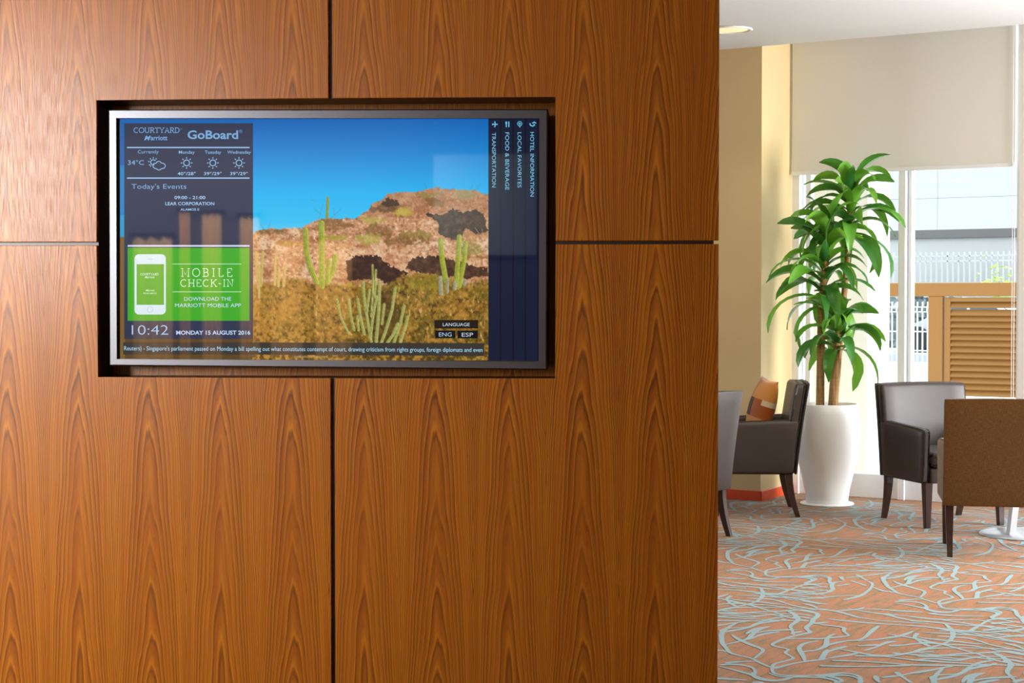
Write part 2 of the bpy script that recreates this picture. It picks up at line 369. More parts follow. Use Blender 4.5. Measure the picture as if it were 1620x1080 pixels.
S4 = [[(530,720),(700,715),(900,730),(1100,775),(1300,810),(1500,855),(1620,865)],[(900,725),(1000,685),(1120,640),(1230,595),(1350,580),(1530,578)],[(1230,640),(1400,622),(1620,615)],[(1080,715),(1300,690),(1620,665)],
 [(1180,725),(1450,720),(1620,690)],[(1160,795),(1400,775),(1620,760)],[(660,635),(695,690),(690,750),(630,810),(520,855),(340,895),(150,925),(90,945)],[(240,740),(160,790),(220,840),(300,890)]]
S5 = [[(400,530),(260,550),(225,600),(260,655),(160,700),(0,730)],[(310,600),(480,572)],[(510,530),(620,565),(720,595)],[(750,535),(820,565),(800,620),(740,680),(650,740),(500,780),(400,800)],[(820,620),(930,665),(1050,690)],[(0,780),(300,745),(600,735)]]
def smooth_line(P, rounds=2):
    for _ in range(rounds):
        Q = [P[0]]
        for a, b in zip(P, P[1:]): Q += [a * .75 + b * .25, a * .25 + b * .75]
        Q.append(P[-1]); P = Q
    return P
motif = []
for ox, oy, S in ((1130, 960, S1), (1290, 960, S2), (1440, 960, S3), (1130, 860, S4), (1290, 860, S5)):
    for st in S:
        P = smooth_line([floor_pt(ox + x / 9, oy + y / 9).to_2d() for x, y in st])
        n = len(P); L = []; R = []
        for i, p in enumerate(P):
            d = (P[min(i + 1, n - 1)] - P[max(i - 1, 0)])
            if d.length < 1e-6: d = Vector((1, 0))
            d.normalize(); nn = Vector((-d.y, d.x))
            # broad where the stroke runs away from the viewer, slim where it runs across, as in the weave
            wd = .0085 + .0030 * abs(d.x)
            tt = i / (n - 1); wd *= .55 + .45 * min(1, 5 * tt, 5 * (1 - tt))
            wd *= 1 + .25 * math.sin(7.3 * tt + st[0][0])
            L.append(p + nn * wd); R.append(p - nn * wd)
        motif.append((L, R))
bm = bmesh.new()
for i in range(-3, 5):
    for j in range(-3, 4):
        off = T1 * i + T2 * j
        c = Vector((1.4, 6.9)) + off
        if not (.2 < c.x < 5.2 and 4.3 < c.y < 13.2): continue
        for ks, (L, R) in enumerate(motif):
            zz = .0010 + (ks % 41) * 1.3e-5 + ((i * 7 + j * 3) % 5) * 2.3e-6 + i * 6e-7
            mid = L[len(L) // 2] + off
            if (Vector((mid.x, mid.y, 0)) - CORNER).dot(N) > .40: continue
            vl = [bm.verts.new((p.x + off.x, p.y + off.y, zz + e * 4e-7)) for e, p in enumerate(L)]; vr = [bm.verts.new((p.x + off.x, p.y + off.y, zz + e * 4e-7)) for e, p in enumerate(R)]
            for q in range(len(vl) - 1): bm.faces.new((vr[q], vr[q + 1], vl[q + 1], vl[q]))
        
pat = obj('carpet_pattern', bm, M_motif, floor); pat['kind'] = 'stuff'

# ceiling with its edge at the shade pocket, pocket soffit above
bm = bmesh.new()
E0 = CORNER - U * 9; E1 = CORNER + U * 9
lo = [(E0.x, E0.y), (E1.x, E1.y), (9.5, -5.2), (-7.5, -5.2)]
va = [bm.verts.new((x, y, CEIL)) for x, y in lo]; vb = [bm.verts.new((x, y, CEIL + .25)) for x, y in lo]
bm.faces.new(va); bm.faces.new(vb[::-1])
for i in range(4): bm.faces.new((va[i], va[(i + 1) % 4], vb[(i + 1) % 4], vb[i]))
struct('ceiling', bm, M_ceil, 'flat white ceiling above the seating area')
WF = Frame(WIN0, U)            # window frame plane, local x = s along the wall, y out
bm = box(-9, 9, -.60, .9, CEIL + .22, CEIL + .35)
WF.place(struct('trim_1', bm, M_ceil))['label'] = 'white soffit over the shade pocket'

# pier / back wall with orange baseboard
PF = Frame(CORNER, U)
bm = box(-7, 0, 0, .62, 0, CEIL + .24)
PF.place(struct('wall_back', bm, M_tan, 'tan painted wall pier beside the window'))
bm = bmesh.new(); add_box(bm, -7, .012, -.012, 0, 0, .069, .003, 1); add_box(bm, 0, .012, -.012, .56, 0, .069, .003, 1)
PF.place(struct('baseboard_back', bm, M_orange, 'bright orange baseboard along the tan pier'))

# room shell out of the picture (seen in reflections and as bounce)
bm = bmesh.new(); add_box(bm, -7.6, 9.5, -5.4, -5.2, 0, CEIL); struct('wall_rear', bm, M_greywall, 'grey lobby wall facing the display')
bm = bmesh.new(); add_box(bm, 9.5, 9.7, -5.4, 7.5, 0, CEIL); struct('wall_right', bm, M_greywall, 'grey lobby wall on the far right')
bm = bmesh.new(); add_box(bm, -7.7, -7.5, -5.4, 12, 0, CEIL); struct('wall_left', bm, M_greywall, 'grey lobby wall on the far left')
for x, wd_, zt_ in [(-5.5, .30, 2.2), (-4.84, .38, 1.97), (-4.39, .10, 2.2), (-4.175, .185, 2.18), (-3.815, .185, 2.15), (-3.52, .30, 1.93), (-3.10, .34, 1.93)]:
    bm = bmesh.new()
    prof = [(x + wd_ * q / 6, -5.15 + (.025 if q % 2 else -.015)) for q in range(7)]
    a = [bm.verts.new((p[0], p[1], .25)) for p in prof]; b = [bm.verts.new((p[0], p[1], zt_)) for p in prof]
    for q in range(6): bm.faces.new((a[q], a[q + 1], b[q + 1], b[q]))
    o = obj('drape', bm, M_strip); tag(o, 'narrow orange drape on the grey wall mirrored in the display', 'drape', 'orange drapes mirrored in the display')
    bmr = bmesh.new()
    add_box(bmr, x - .02, x + wd_ + .02, -5.2, -5.12, zt_, zt_ + .03); r = obj('curtain_rail', bmr, M_black, o)
o = obj('notice_board', box(-2.0, -1.05, -5.2, -5.16, 1.78, 2.7, .006, 1), M_panelpale); tag(o, 'pale blank board on the grey wall mirrored in the menu strip', 'board')

# ================================================================== WOOD FEATURE WALL
wx = lambda px, py=471: WP.at(px, py)[0]
wz = lambda px, py: WP.at(px, py)[1]
XR = wx(1136.8); XL = -2.6
GXV = (wx(522.6), wx(529.2))               # vertical groove
ZH = (wz(515, 387.2), wz(515, 381.6))      # horizontal groove low, high
RX = (wx(153.6), wx(879.0)); RZ = (wz(515, 597.8), wz(515, 155.2))
bm = bmesh.new()
TH = .018
add_box(bm, XL, RX[0], TH, .40, 0, CEIL); add_box(bm, RX[1], XR - .014, TH, .40, 0, CEIL)
add_box(bm, RX[0], RX[1], TH, .40, 0, RZ[0]); add_box(bm, RX[0], RX[1], TH, .40, RZ[1], CEIL)
wallf = WP.place(struct('wall_front', bm, M_backing, 'walnut veneered feature wall with a recess for the display'))
bm = box(RX[0], RX[1], .165, .20, RZ[0], RZ[1])
obj('recess_back', bm, M_wood, wallf)
def panel(pts):
    bm = bmesh.new(); prism(bm, pts, 0, TH)
    es = [e for e in bm.edges if all(abs(v.co.y) < 1e-6 for v in e.verts)]
    bmesh.ops.bevel(bm, geom=es, offset=.0012, segments=1, affect='EDGES')
    return obj('panel', bm, M_wood, wallf)
ZT = CEIL - .01; ZB = .0
panel([(XL, ZH[1]), (RX[0], ZH[1]), (RX[0], RZ[1]), (GXV[0] - .0045, RZ[1]), (GXV[0] - .0045, ZT), (XL, ZT)])
panel([(XL, ZB), (GXV[0], ZB), (GXV[0], RZ[0]), (RX[0], RZ[0]), (RX[0], ZH[0]), (XL, ZH[0])])
panel([(GXV[1] - .0045, RZ[1]), (RX[1], RZ[1]), (RX[1], ZH[1]), (XR, ZH[1]), (XR, ZT), (GXV[1] - .0045, ZT)])
panel([(GXV[1], ZB), (XR, ZB), (XR, ZH[0]), (RX[1], ZH[0]), (RX[1], RZ[0]), (GXV[1], RZ[0])])

# ================================================================== DISPLAY
tvx = (wx(171), wx(867))
tv = empty('wall_display', WP.P + WP.u * ((tvx[0] + tvx[1]) / 2) + WP.n * .165 + Vector((0, 0, wz(515, 582))), WP.rz)
tag(tv, 'large flat information screen in a grey bezel set into the walnut wall', 'screen')
TVX0 = (tvx[0] + tvx[1]) / 2; TVZ0 = wz(515, 582)
def tvp(px, py, y):
    x, z = WP.at(px, py, y); return Vector((x - TVX0, y - .165, z - TVZ0))
YB = .004                                   # bezel front
def loop(bm, pts, y, ymap=None):
    return [bm.verts.new(Vector((0, 0, 0)) + (lambda p: Vector((p.x, y - .165, p.z)))(tvp(a, b, YB if ymap is None else ymap))) for a, b in pts]
outer = [(171, 173), (866.6, 172.2), (865, 585), (172.6, 578.4)]
inner = [(183.6, 186.6), (853.6, 187.2), (852, 571.6), (184.6, 567.8)]
bm = bmesh.new()
ch = 2.0
out_ch = [(171 + ch, 173 + ch), (866.6 - ch, 172.2 + ch), (865 - ch, 585 - ch), (172.6 + ch, 578.4 - ch)]
l0 = loop(bm, outer, .13); l1 = loop(bm, outer, YB + .004); l2 = loop(bm, out_ch, YB); l3 = loop(bm, inner, YB); l4 = loop(bm, inner, .030)
for a, b in ((l0, l1), (l1, l2), (l2, l3), (l3, l4)):
    for k in range(4): bm.faces.new((a[k], a[(k + 1) % 4], b[(k + 1) % 4], b[k]))
obj('bezel', bm, M_bezel, tv)
bm = bmesh.new(); oo = [(178, 180), (860, 180), (859, 578), (178, 572)]
a = loop(bm, oo, .022); b = loop(bm, oo, .12)
bm.faces.new(a); bm.faces.new(b[::-1])
for k in range(4): bm.faces.new((a[k], a[(k + 1) % 4], b[(k + 1) % 4], b[k]))
scr = obj('screen', bm, M_black, tv)
bm = bmesh.new()
q = tvp(858, 580, .05); add_box(bm, -.55, .55, -.045, -.002, .12, .60); obj('wall_bracket', bm, M_black, tv)
LAY = .0216
def spt(px, py, lay):
    return tvp(px, py, LAY - .0003 * lay)
def rects(name, rs, rgb, lay, strength=1.0):
    bm = bmesh.new()
    for (x0, y0, x1, y1) in rs: quad(bm, [spt(x0, y0, lay), spt(x0, y1, lay), spt(x1, y1, lay), spt(x1, y0, lay)])
    return obj(name, bm, screen_mat(rgb, strength), scr)
def poly(name, pts, rgb, lay):
    bm = bmesh.new(); quad(bm, [spt(x, y, lay) for x, y in pts]); return obj(name, bm, screen_mat(rgb), scr)
def ribbon(bm, pts, wd, lay, closed=False):
    n = len(pts); A = []; B = []
    for i, p in enumerate(pts):
        if closed: q0, q1 = pts[(i - 1) % n], pts[(i + 1) % n]
        else: q0, q1 = pts[max(i - 1, 0)], pts[min(i + 1, n - 1)]
        dx, dy = q1[0] - q0[0], q1[1] - q0[1]; l = math.hypot(dx, dy) or 1; nx, ny = -dy / l * wd / 2, dx / l * wd / 2
        A.append(bm.verts.new(spt(p[0] + nx, p[1] + ny, lay))); B.append(bm.verts.new(spt(p[0] - nx, p[1] - ny, lay)))
    for i in range(n if closed else n - 1):
        j = (i + 1) % n; bm.faces.new((A[i], A[j], B[j], B[i]))
def circ(cx, cy, r, n=20, a0=0, a1=360, ry=None):
    ry = ry or r
    return [(cx + r * math.cos(math.radians(a0 + (a1 - a0) * k / n)), cy + ry * math.sin(math.radians(a0 + (a1 - a0) * k / n))) for k in range(n if abs(a1 - a0) >= 360 else n + 1)]

# ---- the desert picture, painted as vertex colours on the screen
def fbm(h, w_, cell, octs=4, sy=1.0):
    out = np.zeros((h, w_)); amp = 1; tot = 0
    for o in range(octs):
        c = max(1.2, cell / 2 ** o); gh, gw = int(h / (c * sy)) + 3, int(w_ / c) + 3
        g = rng.rand(gh, gw); y = np.arange(h) / (c * sy); x = np.arange(w_) / c
        y0 = y.astype(int); x0 = x.astype(int); fy = (y - y0)[:, None]; fx = (x - x0)[None, :]
        fy = fy * fy * (3 - 2 * fy); fx = fx * fx * (3 - 2 * fx)
        v = (g[y0][:, x0] * (1 - fy) * (1 - fx) + g[y0 + 1][:, x0] * fy * (1 - fx) + g[y0][:, x0 + 1] * (1 - fy) * fx + g[y0 + 1][:, x0 + 1] * fy * fx)
        out += v * amp; tot += amp; amp *= .6
    return out / tot
def paint(x0, x1, y0, y1, step):
    xs = np.arange(x0, x1 + .01, step); ys = np.arange(y0, y1 + .01, step); X, Y = np.meshgrid(xs, ys); h, w_ = X.shape; S = 1.0 / step
    nf = lambda c, o=4, sy=1.0: fbm(h, w_, c * S, o, sy)
    def mixc(img, m, c):
        m = np.clip(m, 0, 1)[..., None]; return img * (1 - m) + np.array(c, float) * m
    t = (Y - 188) / 180
    sky = np.stack([np.interp(t, [0, .3, .65, .9, 1], [6, 0, 0, 45, 95]), np.interp(t, [0, .3, .65, .9, 1], [98, 130, 176, 190, 200]), np.interp(t, [0, .3, .65, .9, 1], [178, 205, 238, 240, 238])], -1)
    sk = np.interp(X, [190, 400, 412, 430, 450, 480, 495, 510, 525, 545, 560, 575, 583, 588, 605, 615, 628, 660, 675, 690, 715, 745, 772], [372, 368, 363, 361, 362, 359, 350, 345, 343, 346, 345, 338, 332, 324, 315, 306, 304, 303, 299, 296, 299, 300, 307])
    sk = sk + (nf(6, 3) - .5) * 7
    land = np.clip((Y - sk) / 1.5 + .5, 0, 1)
    a, b, c = nf(22), nf(7), nf(3, 2)
    fin = nf(2.2, 1)
    D = np.zeros((h, w_, 3)) + np.array((196, 142, 100.))
    D = mixc(D, (a - .40) * 4, (222, 184, 146)); st_ = nf(26, 4, .35); D = mixc(D, (b - .52) * 3.2, (172, 112, 70)); D = mixc(D, (st_ - .52) * 4, (164, 104, 66)); D = mixc(D, (c - .62) * 2.4, (110, 66, 38))
    D = mixc(D, ((.42 - c) * 3), (236, 202, 166))
    # brush near the skyline and in patches
    hill = np.clip((X - 560) / 50, 0, 1) * np.clip((350 - Y) / 20, 0, 1)
    D = mixc(D, hill * .45, (150, 100, 62))
    def blob(cx, cy, rx, ry, rough=.8):
        return np.clip((1 - np.sqrt(((X - cx) / rx) ** 2 + ((Y - cy) / ry) ** 2) + (b - .5) * rough * 2) * 3, 0, 1)
    G1, G2, BR = (134, 118, 48), (168, 158, 62), (120, 84, 36)
    for (cx, cy, rx, ry, col) in [(525, 355, 36, 11, BR), (430, 366, 30, 5, BR), (640, 335, 18, 7, (185, 170, 40)), (612, 330, 18, 8, (92, 64, 34)), (680, 308, 22, 6, G1), (735, 306, 22, 9, (150, 138, 92)), (590, 348, 26, 8, G2), (600, 365, 36, 12, BR), (585, 378, 24, 9, G2), (660, 372, 32, 10, G1), (640, 380, 40, 9, BR), (530, 375, 22, 6, G2), (460, 385, 30, 5, (190, 140, 70)), (690, 320, 18, 8, BR), (755, 365, 22, 18, (176, 122, 72)), (748, 395, 18, 10, G1)]:
        D = mixc(D, blob(cx, cy, rx, ry) * (.55 + .6 * (c - .3)), col)
    def pg(pts):
        inside = np.zeros((h, w_), bool); n = len(pts); XX = X + (b - .5) * 7; YY = Y + (c - .5) * 7
        for i in range(n):
            xa, ya = pts[i]; xb, yb = pts[(i + 1) % n]
            if ya == yb: continue
            inside ^= ((ya > YY) != (yb > YY)) & (XX < (xb - xa) * (YY - ya) / (yb - ya) + xa)
        return inside.astype(float)
    dk = (50, 26, 14)
    D = mixc(D, pg([(548, 412), (560, 404), (600, 404), (612, 415), (626, 424), (648, 430), (640, 442), (615, 449), (598, 441), (552, 444)]) * (.70 + .45 * b), dk)
    D = mixc(D, pg([(640, 424), (652, 408), (690, 404), (712, 410), (752, 420), (772, 424), (772, 436), (740, 440), (700, 436), (660, 430)]) * (.60 + .5 * b), (58, 36, 22))
    D = mixc(D, pg([(672, 338), (700, 340), (716, 329), (736, 336), (752, 331), (766, 340), (772, 366), (756, 372), (738, 360), (728, 381), (706, 376), (694, 368), (694, 350)]) * (.62 + .5 * b), (56, 42, 32))
    D = mixc(D, pg([(603, 322), (616, 311), (629, 318), (633, 325), (612, 327)]) * .85, (52, 36, 24))
    D = mixc(D, pg([(583, 332), (588, 325), (600, 330), (590, 338)]) * .6, (90, 66, 44))
    # scrub in the foreground
    sc_top = np.interp(X, [190, 400, 440, 470, 500, 545, 570, 620, 640, 680, 740, 772], [440, 446, 442, 438, 446, 446, 444, 448, 430, 428, 446, 440]) + (b - .5) * 22
    scrub = np.clip((Y - sc_top) / 7, 0, 1)
    a2, b2 = nf(30), nf(5, 4); tw = nf(3.2, 3, 2.2)
    Sb = np.zeros((h, w_, 3)) + np.array((146, 104, 32.))
    Sb = mixc(Sb, (a2 - .38) * 3.5, (112, 92, 22)); Sb = mixc(Sb, (b2 - .52) * 3.5, (182, 136, 54)); Sb = mixc(Sb, (.44 - b2) * 4, (66, 46, 8)); Sb = mixc(Sb, (tw - .62) * 5, (206, 160, 86))
    lf = np.clip((545 - X) / 90, 0, 1); Sb = mixc(Sb, lf * (.45 + (b2 - .5)), (196, 142, 62))
    Sb = mixc(Sb, np.clip((Y - 520) / 60, 0, .5) * (b2 < .5), (60, 44, 10))
    Sb = mixc(Sb, blob(680, 446, 44, 22) * .6 * (b2 + .3), (136, 126, 24)); Sb = mixc(Sb, blob(545, 447, 18, 8) * .8, (168, 152, 30))
    Sb = mixc(Sb, pg([(596, 548), (575, 500), (590, 460), (620, 460), (640, 500), (625, 548)]) * .45, (48, 34, 8))
    D = mixc(D, scrub, (0, 0, 0)); D = D + Sb * scrub[..., None]
    def twig(D, p, q, col, wd=.8):
        return mixc(D, np.clip(wd + .3 - segd(p, q)[0], 0, 1) * .8, col)
    def segd(p, q):
        px_, py_ = p; dx, dy = q[0] - px_, q[1] - py_; l2 = dx * dx + dy * dy
        s = np.clip(((X - px_) * dx + (Y - py_) * dy) / l2, 0, 1)
        ex, ey = X - px_ - s * dx, Y - py_ - s * dy
        d = np.hypot(ex, ey); sg = np.sign(ex * dy - ey * dx); return d, d * sg
    r2 = random.Random(4)
    for _ in range(60):
        x_, y_ = r2.uniform(640, 770), r2.uniform(470, 545); an = math.radians(r2.uniform(-125, -45)); l = r2.uniform(8, 30)
        D = twig(D, (x_, y_), (x_ + l * math.cos(an), y_ + l * math.sin(an)), (208, 168, 106), .25)
    for an in (-140, -120, -100, -85, -70, -55):
        D = twig(D, (672, 482), (672 + 40 * math.cos(math.radians(an)), 482 + 36 * math.sin(math.radians(an))), (200, 170, 110), .3)
    for _ in range(26):
        x_, y_ = r2.uniform(420, 560), r2.uniform(500, 540); an = math.radians(r2.uniform(-160, -20)); l = r2.uniform(6, 16)
        D = twig(D, (x_, y_), (x_ + l * math.cos(an), y_ + l * math.sin(an)), (214, 164, 88), .2)
    for p, q in [((763, 362), (768, 402)), ((763, 376), (752, 360)), ((766, 385), (772, 368))]:
        D = twig(D, p, q, (206, 190, 160), .5)
    img = sky * (1 - land[..., None]) + D * land[..., None]
    for p, q in [((505, 346), (512, 322)), ((510, 340), (498, 330)), ((526, 344), (540, 330)), ((530, 340), (528, 328)), ((500, 318), (492, 315)), ((418, 362), (412, 354)), ((424, 362), (428, 352)), ((676, 298), (672, 290)), ((752, 300), (760, 292)), ((745, 300), (748, 291))]:
        img = mixc(img, np.clip(1.0 - segd(p, q)[0], 0, 1) * .45, (110, 112, 120))
    def cactus(img, pts, wd, hi, lo):
        best = np.full((h, w_), 99.); sgn = np.zeros((h, w_))
        for p, q in zip(pts, pts[1:]):
            d, sd = segd(p, q); m = d < best; best[m] = d[m]; sgn[m] = sd[m]
        m = np.clip(wd / 2 - best + .5, 0, 1)
        rib = .5 + .5 * np.cos(sgn / wd * 2 * math.pi * 3.0)
        sh = np.clip(.5 - sgn / wd, 0, 1)
        f = np.clip(.25 + .5 * rib * .6 + .45 * (1 - sh) - .1 + (fin - .5) * .3, 0, 1)[..., None]
        col = np.array(lo, float) * (1 - f) + np.array(hi, float) * f
        return img * (1 - m[..., None]) + col * m[..., None]
    hi, lo = (206, 204, 84), (96, 112, 22); gh, gl = (204, 206, 128), (110, 112, 40); pale, pl = (216, 192, 116), (176, 142, 72)
    for pts in ([(405, 399), (408, 455)], [(416, 398), (413, 452)], [(436, 405), (435, 450)], [(452, 419), (449, 452)], [(442, 424), (441, 452)], [(410, 420), (410, 470)]):
        img = cactus(img, pts, 4.2, pale, pl)
    img = cactus(img, [(519.5, 313), (518, 344)], 4.2, (170, 164, 52), (118, 116, 28))
    for pts, wd in (([(484, 364), (485, 395), (490, 420), (502, 446)], 8.5), ([(509.5, 353), (510, 452)], 9.5), ([(531, 406), (528, 428), (519, 446)], 8), ([(521, 412), (519, 446)], 7)):
        img = cactus(img, pts, wd, hi, lo)
    for pts, wd in (([(697.5, 380), (700, 410), (706, 444)], 8.5), ([(737, 384), (735, 410), (727, 452)], 7.5), ([(727, 374), (725, 410), (722, 450)], 8.0)):
        img = cactus(img, pts, wd, hi, lo)
    for pts, wd in (([(697, 440), (698, 464)], 7), ([(708, 442), (708, 462)], 5), ([(720, 447), (720, 456)], 6), ([(736, 445), (735, 449)], 6)):
        img = cactus(img, pts, wd, (200, 196, 160), (96, 92, 70))
    C = [([(590.3, 419), (591, 460), (588, 500)], 3.4), ([(595.5, 427), (594, 470)], 3.6), ([(601.5, 446), (600, 490), (596, 540)], 5.4), ([(575, 446), (578, 480), (582, 505), (588, 540)], 4.8), ([(585.5, 458), (581.5, 492)], 4), ([(552.5, 473), (556, 500), (561, 522)], 4.4), ([(566.5, 473), (571, 500), (577, 528)], 4.8), ([(534, 473), (540, 502), (552, 526)], 3.6), ([(608.7, 481), (605, 512)], 4.4), ([(596.5, 469), (590, 505), (587, 535)], 4.4), ([(626, 455), (621, 490), (612, 520), (604, 542)], 5), ([(640, 484), (634, 512), (624, 541)], 5), ([(646, 500), (641, 520), (634, 541)], 5), ([(630, 512), (622, 530), (614, 541)], 5), ([(566, 500), (568, 522)], 4)]
    for pts, wd in C: img = cactus(img, pts, wd, gh, gl)
    return np.clip(img, 0, 255), X, Y
def picture(x0, x1, y0, y1, step, lay):
    img, X, Y = paint(x0, x1, y0, y1, step); h, w_ = X.shape
    p00, p10, p01, p11 = [np.array(spt(a, b, lay)) for a, b in ((x0, y0), (x1, y0), (x0, y1), (x1, y1))]
    fx = ((X - x0) / (x1 - x0))[..., None]; fy = ((Y - y0) / (y1 - y0))[..., None]
    V = (p00 * (1 - fx) * (1 - fy) + p10 * fx * (1 - fy) + p01 * (1 - fx) * fy + p11 * fx * fy).reshape(-1, 3)
    idx = np.arange(h * w_).reshape(h, w_)
    Fq = np.stack([idx[:-1, :-1], idx[1:, :-1], idx[1:, 1:], idx[:-1, 1:]], -1).reshape(-1, 4)
    me = bpy.data.meshes.new('picture'); me.vertices.add(len(V)); me.vertices.foreach_set('co', V.astype(np.float32).ravel())
    me.loops.add(Fq.size); me.loops.foreach_set('vertex_index', Fq.astype(np.int32).ravel())
    me.polygons.add(len(Fq)); me.polygons.foreach_set('loop_start', np.arange(0, Fq.size, 4, dtype=np.int32)); me.polygons.foreach_set('loop_total', np.full(len(Fq), 4, np.int32))
    me.update(); me.validate()
    s = img / 255.; L = np.where(s <= .04045, s / 12.92, ((s + .055) / 1.055) ** 2.4).reshape(-1, 3)
    at = me.attributes.new('paint', 'FLOAT_COLOR', 'POINT'); at.data.foreach_set('color', np.concatenate([L, np.ones((len(L), 1))], 1).astype(np.float32).ravel())
    k = NT('desert_picture'); an = k.n('ShaderNodeAttribute', attribute_name='paint')
    k.bsdf((.004, .004, .005, 1), .025, .55, 0, Emission_Color=an.outputs['Color'], Emission_Strength=1.0)
    me.materials.append(k.m); return new_obj('picture', me, scr)
PICTURE = picture(399, 773, 188, 570, 1.0, 0)
rects('picture_edge', [(190, 188, 400, 196)], (4, 98, 176), 0)
rects('picture_edge', [(190, 195, 198, 262)], (0, 96, 168), 0)
rects('picture_edge', [(190, 261, 198, 340)], (0, 128, 196), 0)
rects('picture_edge', [(190, 339, 198, 375)], (30, 150, 200), 0)
rects('picture_edge', [(190, 374, 198, 569.5)], (120, 92, 38), 0)
rects('picture_edge', [(197, 530, 400, 569.5)], (88, 66, 28), 0)

# ---- side panel, tiles, menu strip
rects('side_panel', [(196.5, 195, 400.3, 536)], (40, 50, 76), 1)
rects('ticker_bar', [(195, 541.3, 400, 560.6)], (52, 50, 50), 1)
poly('ticker_bar', [(399.5, 541.3), (399.5, 560.6), (766, 563), (766, 542.8)], (54, 50, 44), 1)
LT = (150, 190, 232)
rects('divider_line', [(201, 232.3, 394.7, 234.2)], LT, 2); rects('divider_line', [(201, 280.6, 394.7, 282.6)], LT, 2); rects('divider_line', [(202, 387.4, 394.8, 390.2)], (196, 208, 232), 2)
rects('green_tile', [(202, 392, 394.6, 507.2)], (58, 168, 34), 2)
rects('tile_line', [(272.7, 417, 381.7, 418), (272.7, 461, 381.7, 462)], (190, 232, 190), 3)
def rrect(x0, y0, x1, y1, r):
    p = []
    for cx, cy, a in ((x1 - r, y1 - r, 0), (x0 + r, y1 - r, 90), (x0 + r, y0 + r, 180), (x1 - r, y0 + r, 270)): p += circ(cx, cy, r, 6, a, a + 90)
    return p
poly('phone_picture', rrect(212.8, 402, 262.4, 497.3, 7), (206, 230, 240), 3)
rects('phone_screen', [(216.2, 417.7, 259.4, 482)], (66, 168, 40), 4)
bm = bmesh.new(); ribbon(bm, circ(237.4, 489.4, 4.4, 20), .8, 4, True); obj('phone_button', bm, screen_mat((172, 200, 212)), scr)
bm = bmesh.new(); ribbon(bm, [(233, 409.6), (242, 409.6)], 1.0, 4); obj('phone_speaker', bm, screen_mat((172, 200, 212)), scr)
NAVX = [772.6, 793.2, 813.0, 832.4, 852.4]
for i in range(4):
    rects('menu_tab', [(NAVX[i], 187.6, NAVX[i + 1], 570.6 - (.8 if i < 3 else 0))], (13, 24, 50), 1)
    bm = bmesh.new()
    for q in range(5): pass
    rects('menu_shadow', [(NAVX[i + 1] - 2.6, 187.6, NAVX[i + 1], 570)], (6, 12, 30), 2)
rects('language_box', [(687.3, 506, 756.5, 519.4)], (30, 20, 8), 1); rects('language_button', [(688.4, 522.6, 720.3, 534.8)], (6, 4, 4), 1); rects('language_button', [(723.6, 522.9, 755.9, 535.1)], (6, 4, 4), 1)

# ---- icons
def sun_icon(cx, cy):
    bm = bmesh.new(); ribbon(bm, circ(cx, cy, 4.6, 24), 1.3, 3, True)
    for k in range(8):
        a = math.radians(45 * k); ribbon(bm, [(cx + 6.7 * math.cos(a), cy + 6.7 * math.sin(a)), (cx + 9.2 * math.cos(a), cy + 9.2 * math.sin(a))], 1.3, 3)
    obj('sun_icon', bm, screen_mat((146, 192, 232)), scr)
for cx in (295.2, 336.7, 378.1): sun_icon(cx, 257.6)
bm = bmesh.new()
ribbon(bm, circ(242.4, 256.6, 4.0, 14, 60, 330), 1.2, 3)
for a in (-170, -215, -130, -90, -50, 125): ribbon(bm, [(242.4 + 5.8 * math.cos(math.radians(a)), 256.6 + 5.8 * math.sin(math.radians(a))), (242.4 + 8.2 * math.cos(math.radians(a)), 256.6 + 8.2 * math.sin(math.radians(a)))], 1.2, 3)
cl = circ(246.2, 262.2, 4.2, 8, 100, 250) + circ(251.2, 259.6, 4.4, 8, 200, 330) + circ(257.6, 262.4, 4.0, 9, -75, 100) + circ(251.5, 264.6, 4.2, 6, 40, 140)
ribbon(bm, cl, 1.2, 3, True)
obj('cloud_icon', bm, screen_mat((146, 192, 232)), scr)
IC = screen_mat((110, 190, 225))
bm = bmesh.new()   # plane pointing down the strip
ribbon(bm, [(778.6, 196.6), (787.4, 196.6)], 1.7, 3); ribbon(bm, [(782.6, 191.8), (783.6, 196.6), (782.6, 201.2)], 1.7, 3); ribbon(bm, [(779.2, 195), (779.2, 198.2)], 1.2, 3); obj('plane_icon', bm, IC, scr)
bm = bmesh.new(); ribbon(bm, [(801, 192.2), (801, 201)], 1.7, 3); ribbon(bm, [(800, 192.2), (800, 196)], .7, 3); ribbon(bm, [(802, 192.2), (802, 196)], .7, 3); ribbon(bm, [(805, 192.2), (805, 201)], 1.7, 3); obj('cutlery_icon', bm, IC, scr)
bm = bmesh.new(); ribbon(bm, circ(822.2, 195.6, 3.4, 18), 1.0, 3, True); ribbon(bm, circ(822.2, 195.6, 1.0, 8), 1.2, 3, True); ribbon(bm, [(821.2, 199), (822.4, 201.6), (823.4, 199)], .9, 3); obj('pin_icon', bm, IC, scr)
bm = bmesh.new(); ribbon(bm, [(838.2, 195), (839.4, 198.4), (843, 199.4), (846, 197.6), (844, 196.4)], 2.0, 3); ribbon(bm, [(842, 194.6), (845.4, 193.4), (848.2, 195)], 1.8, 3); ribbon(bm, [(845, 192), (846.6, 194.6)], 1.0, 3); obj('bird_icon', bm, IC, scr)

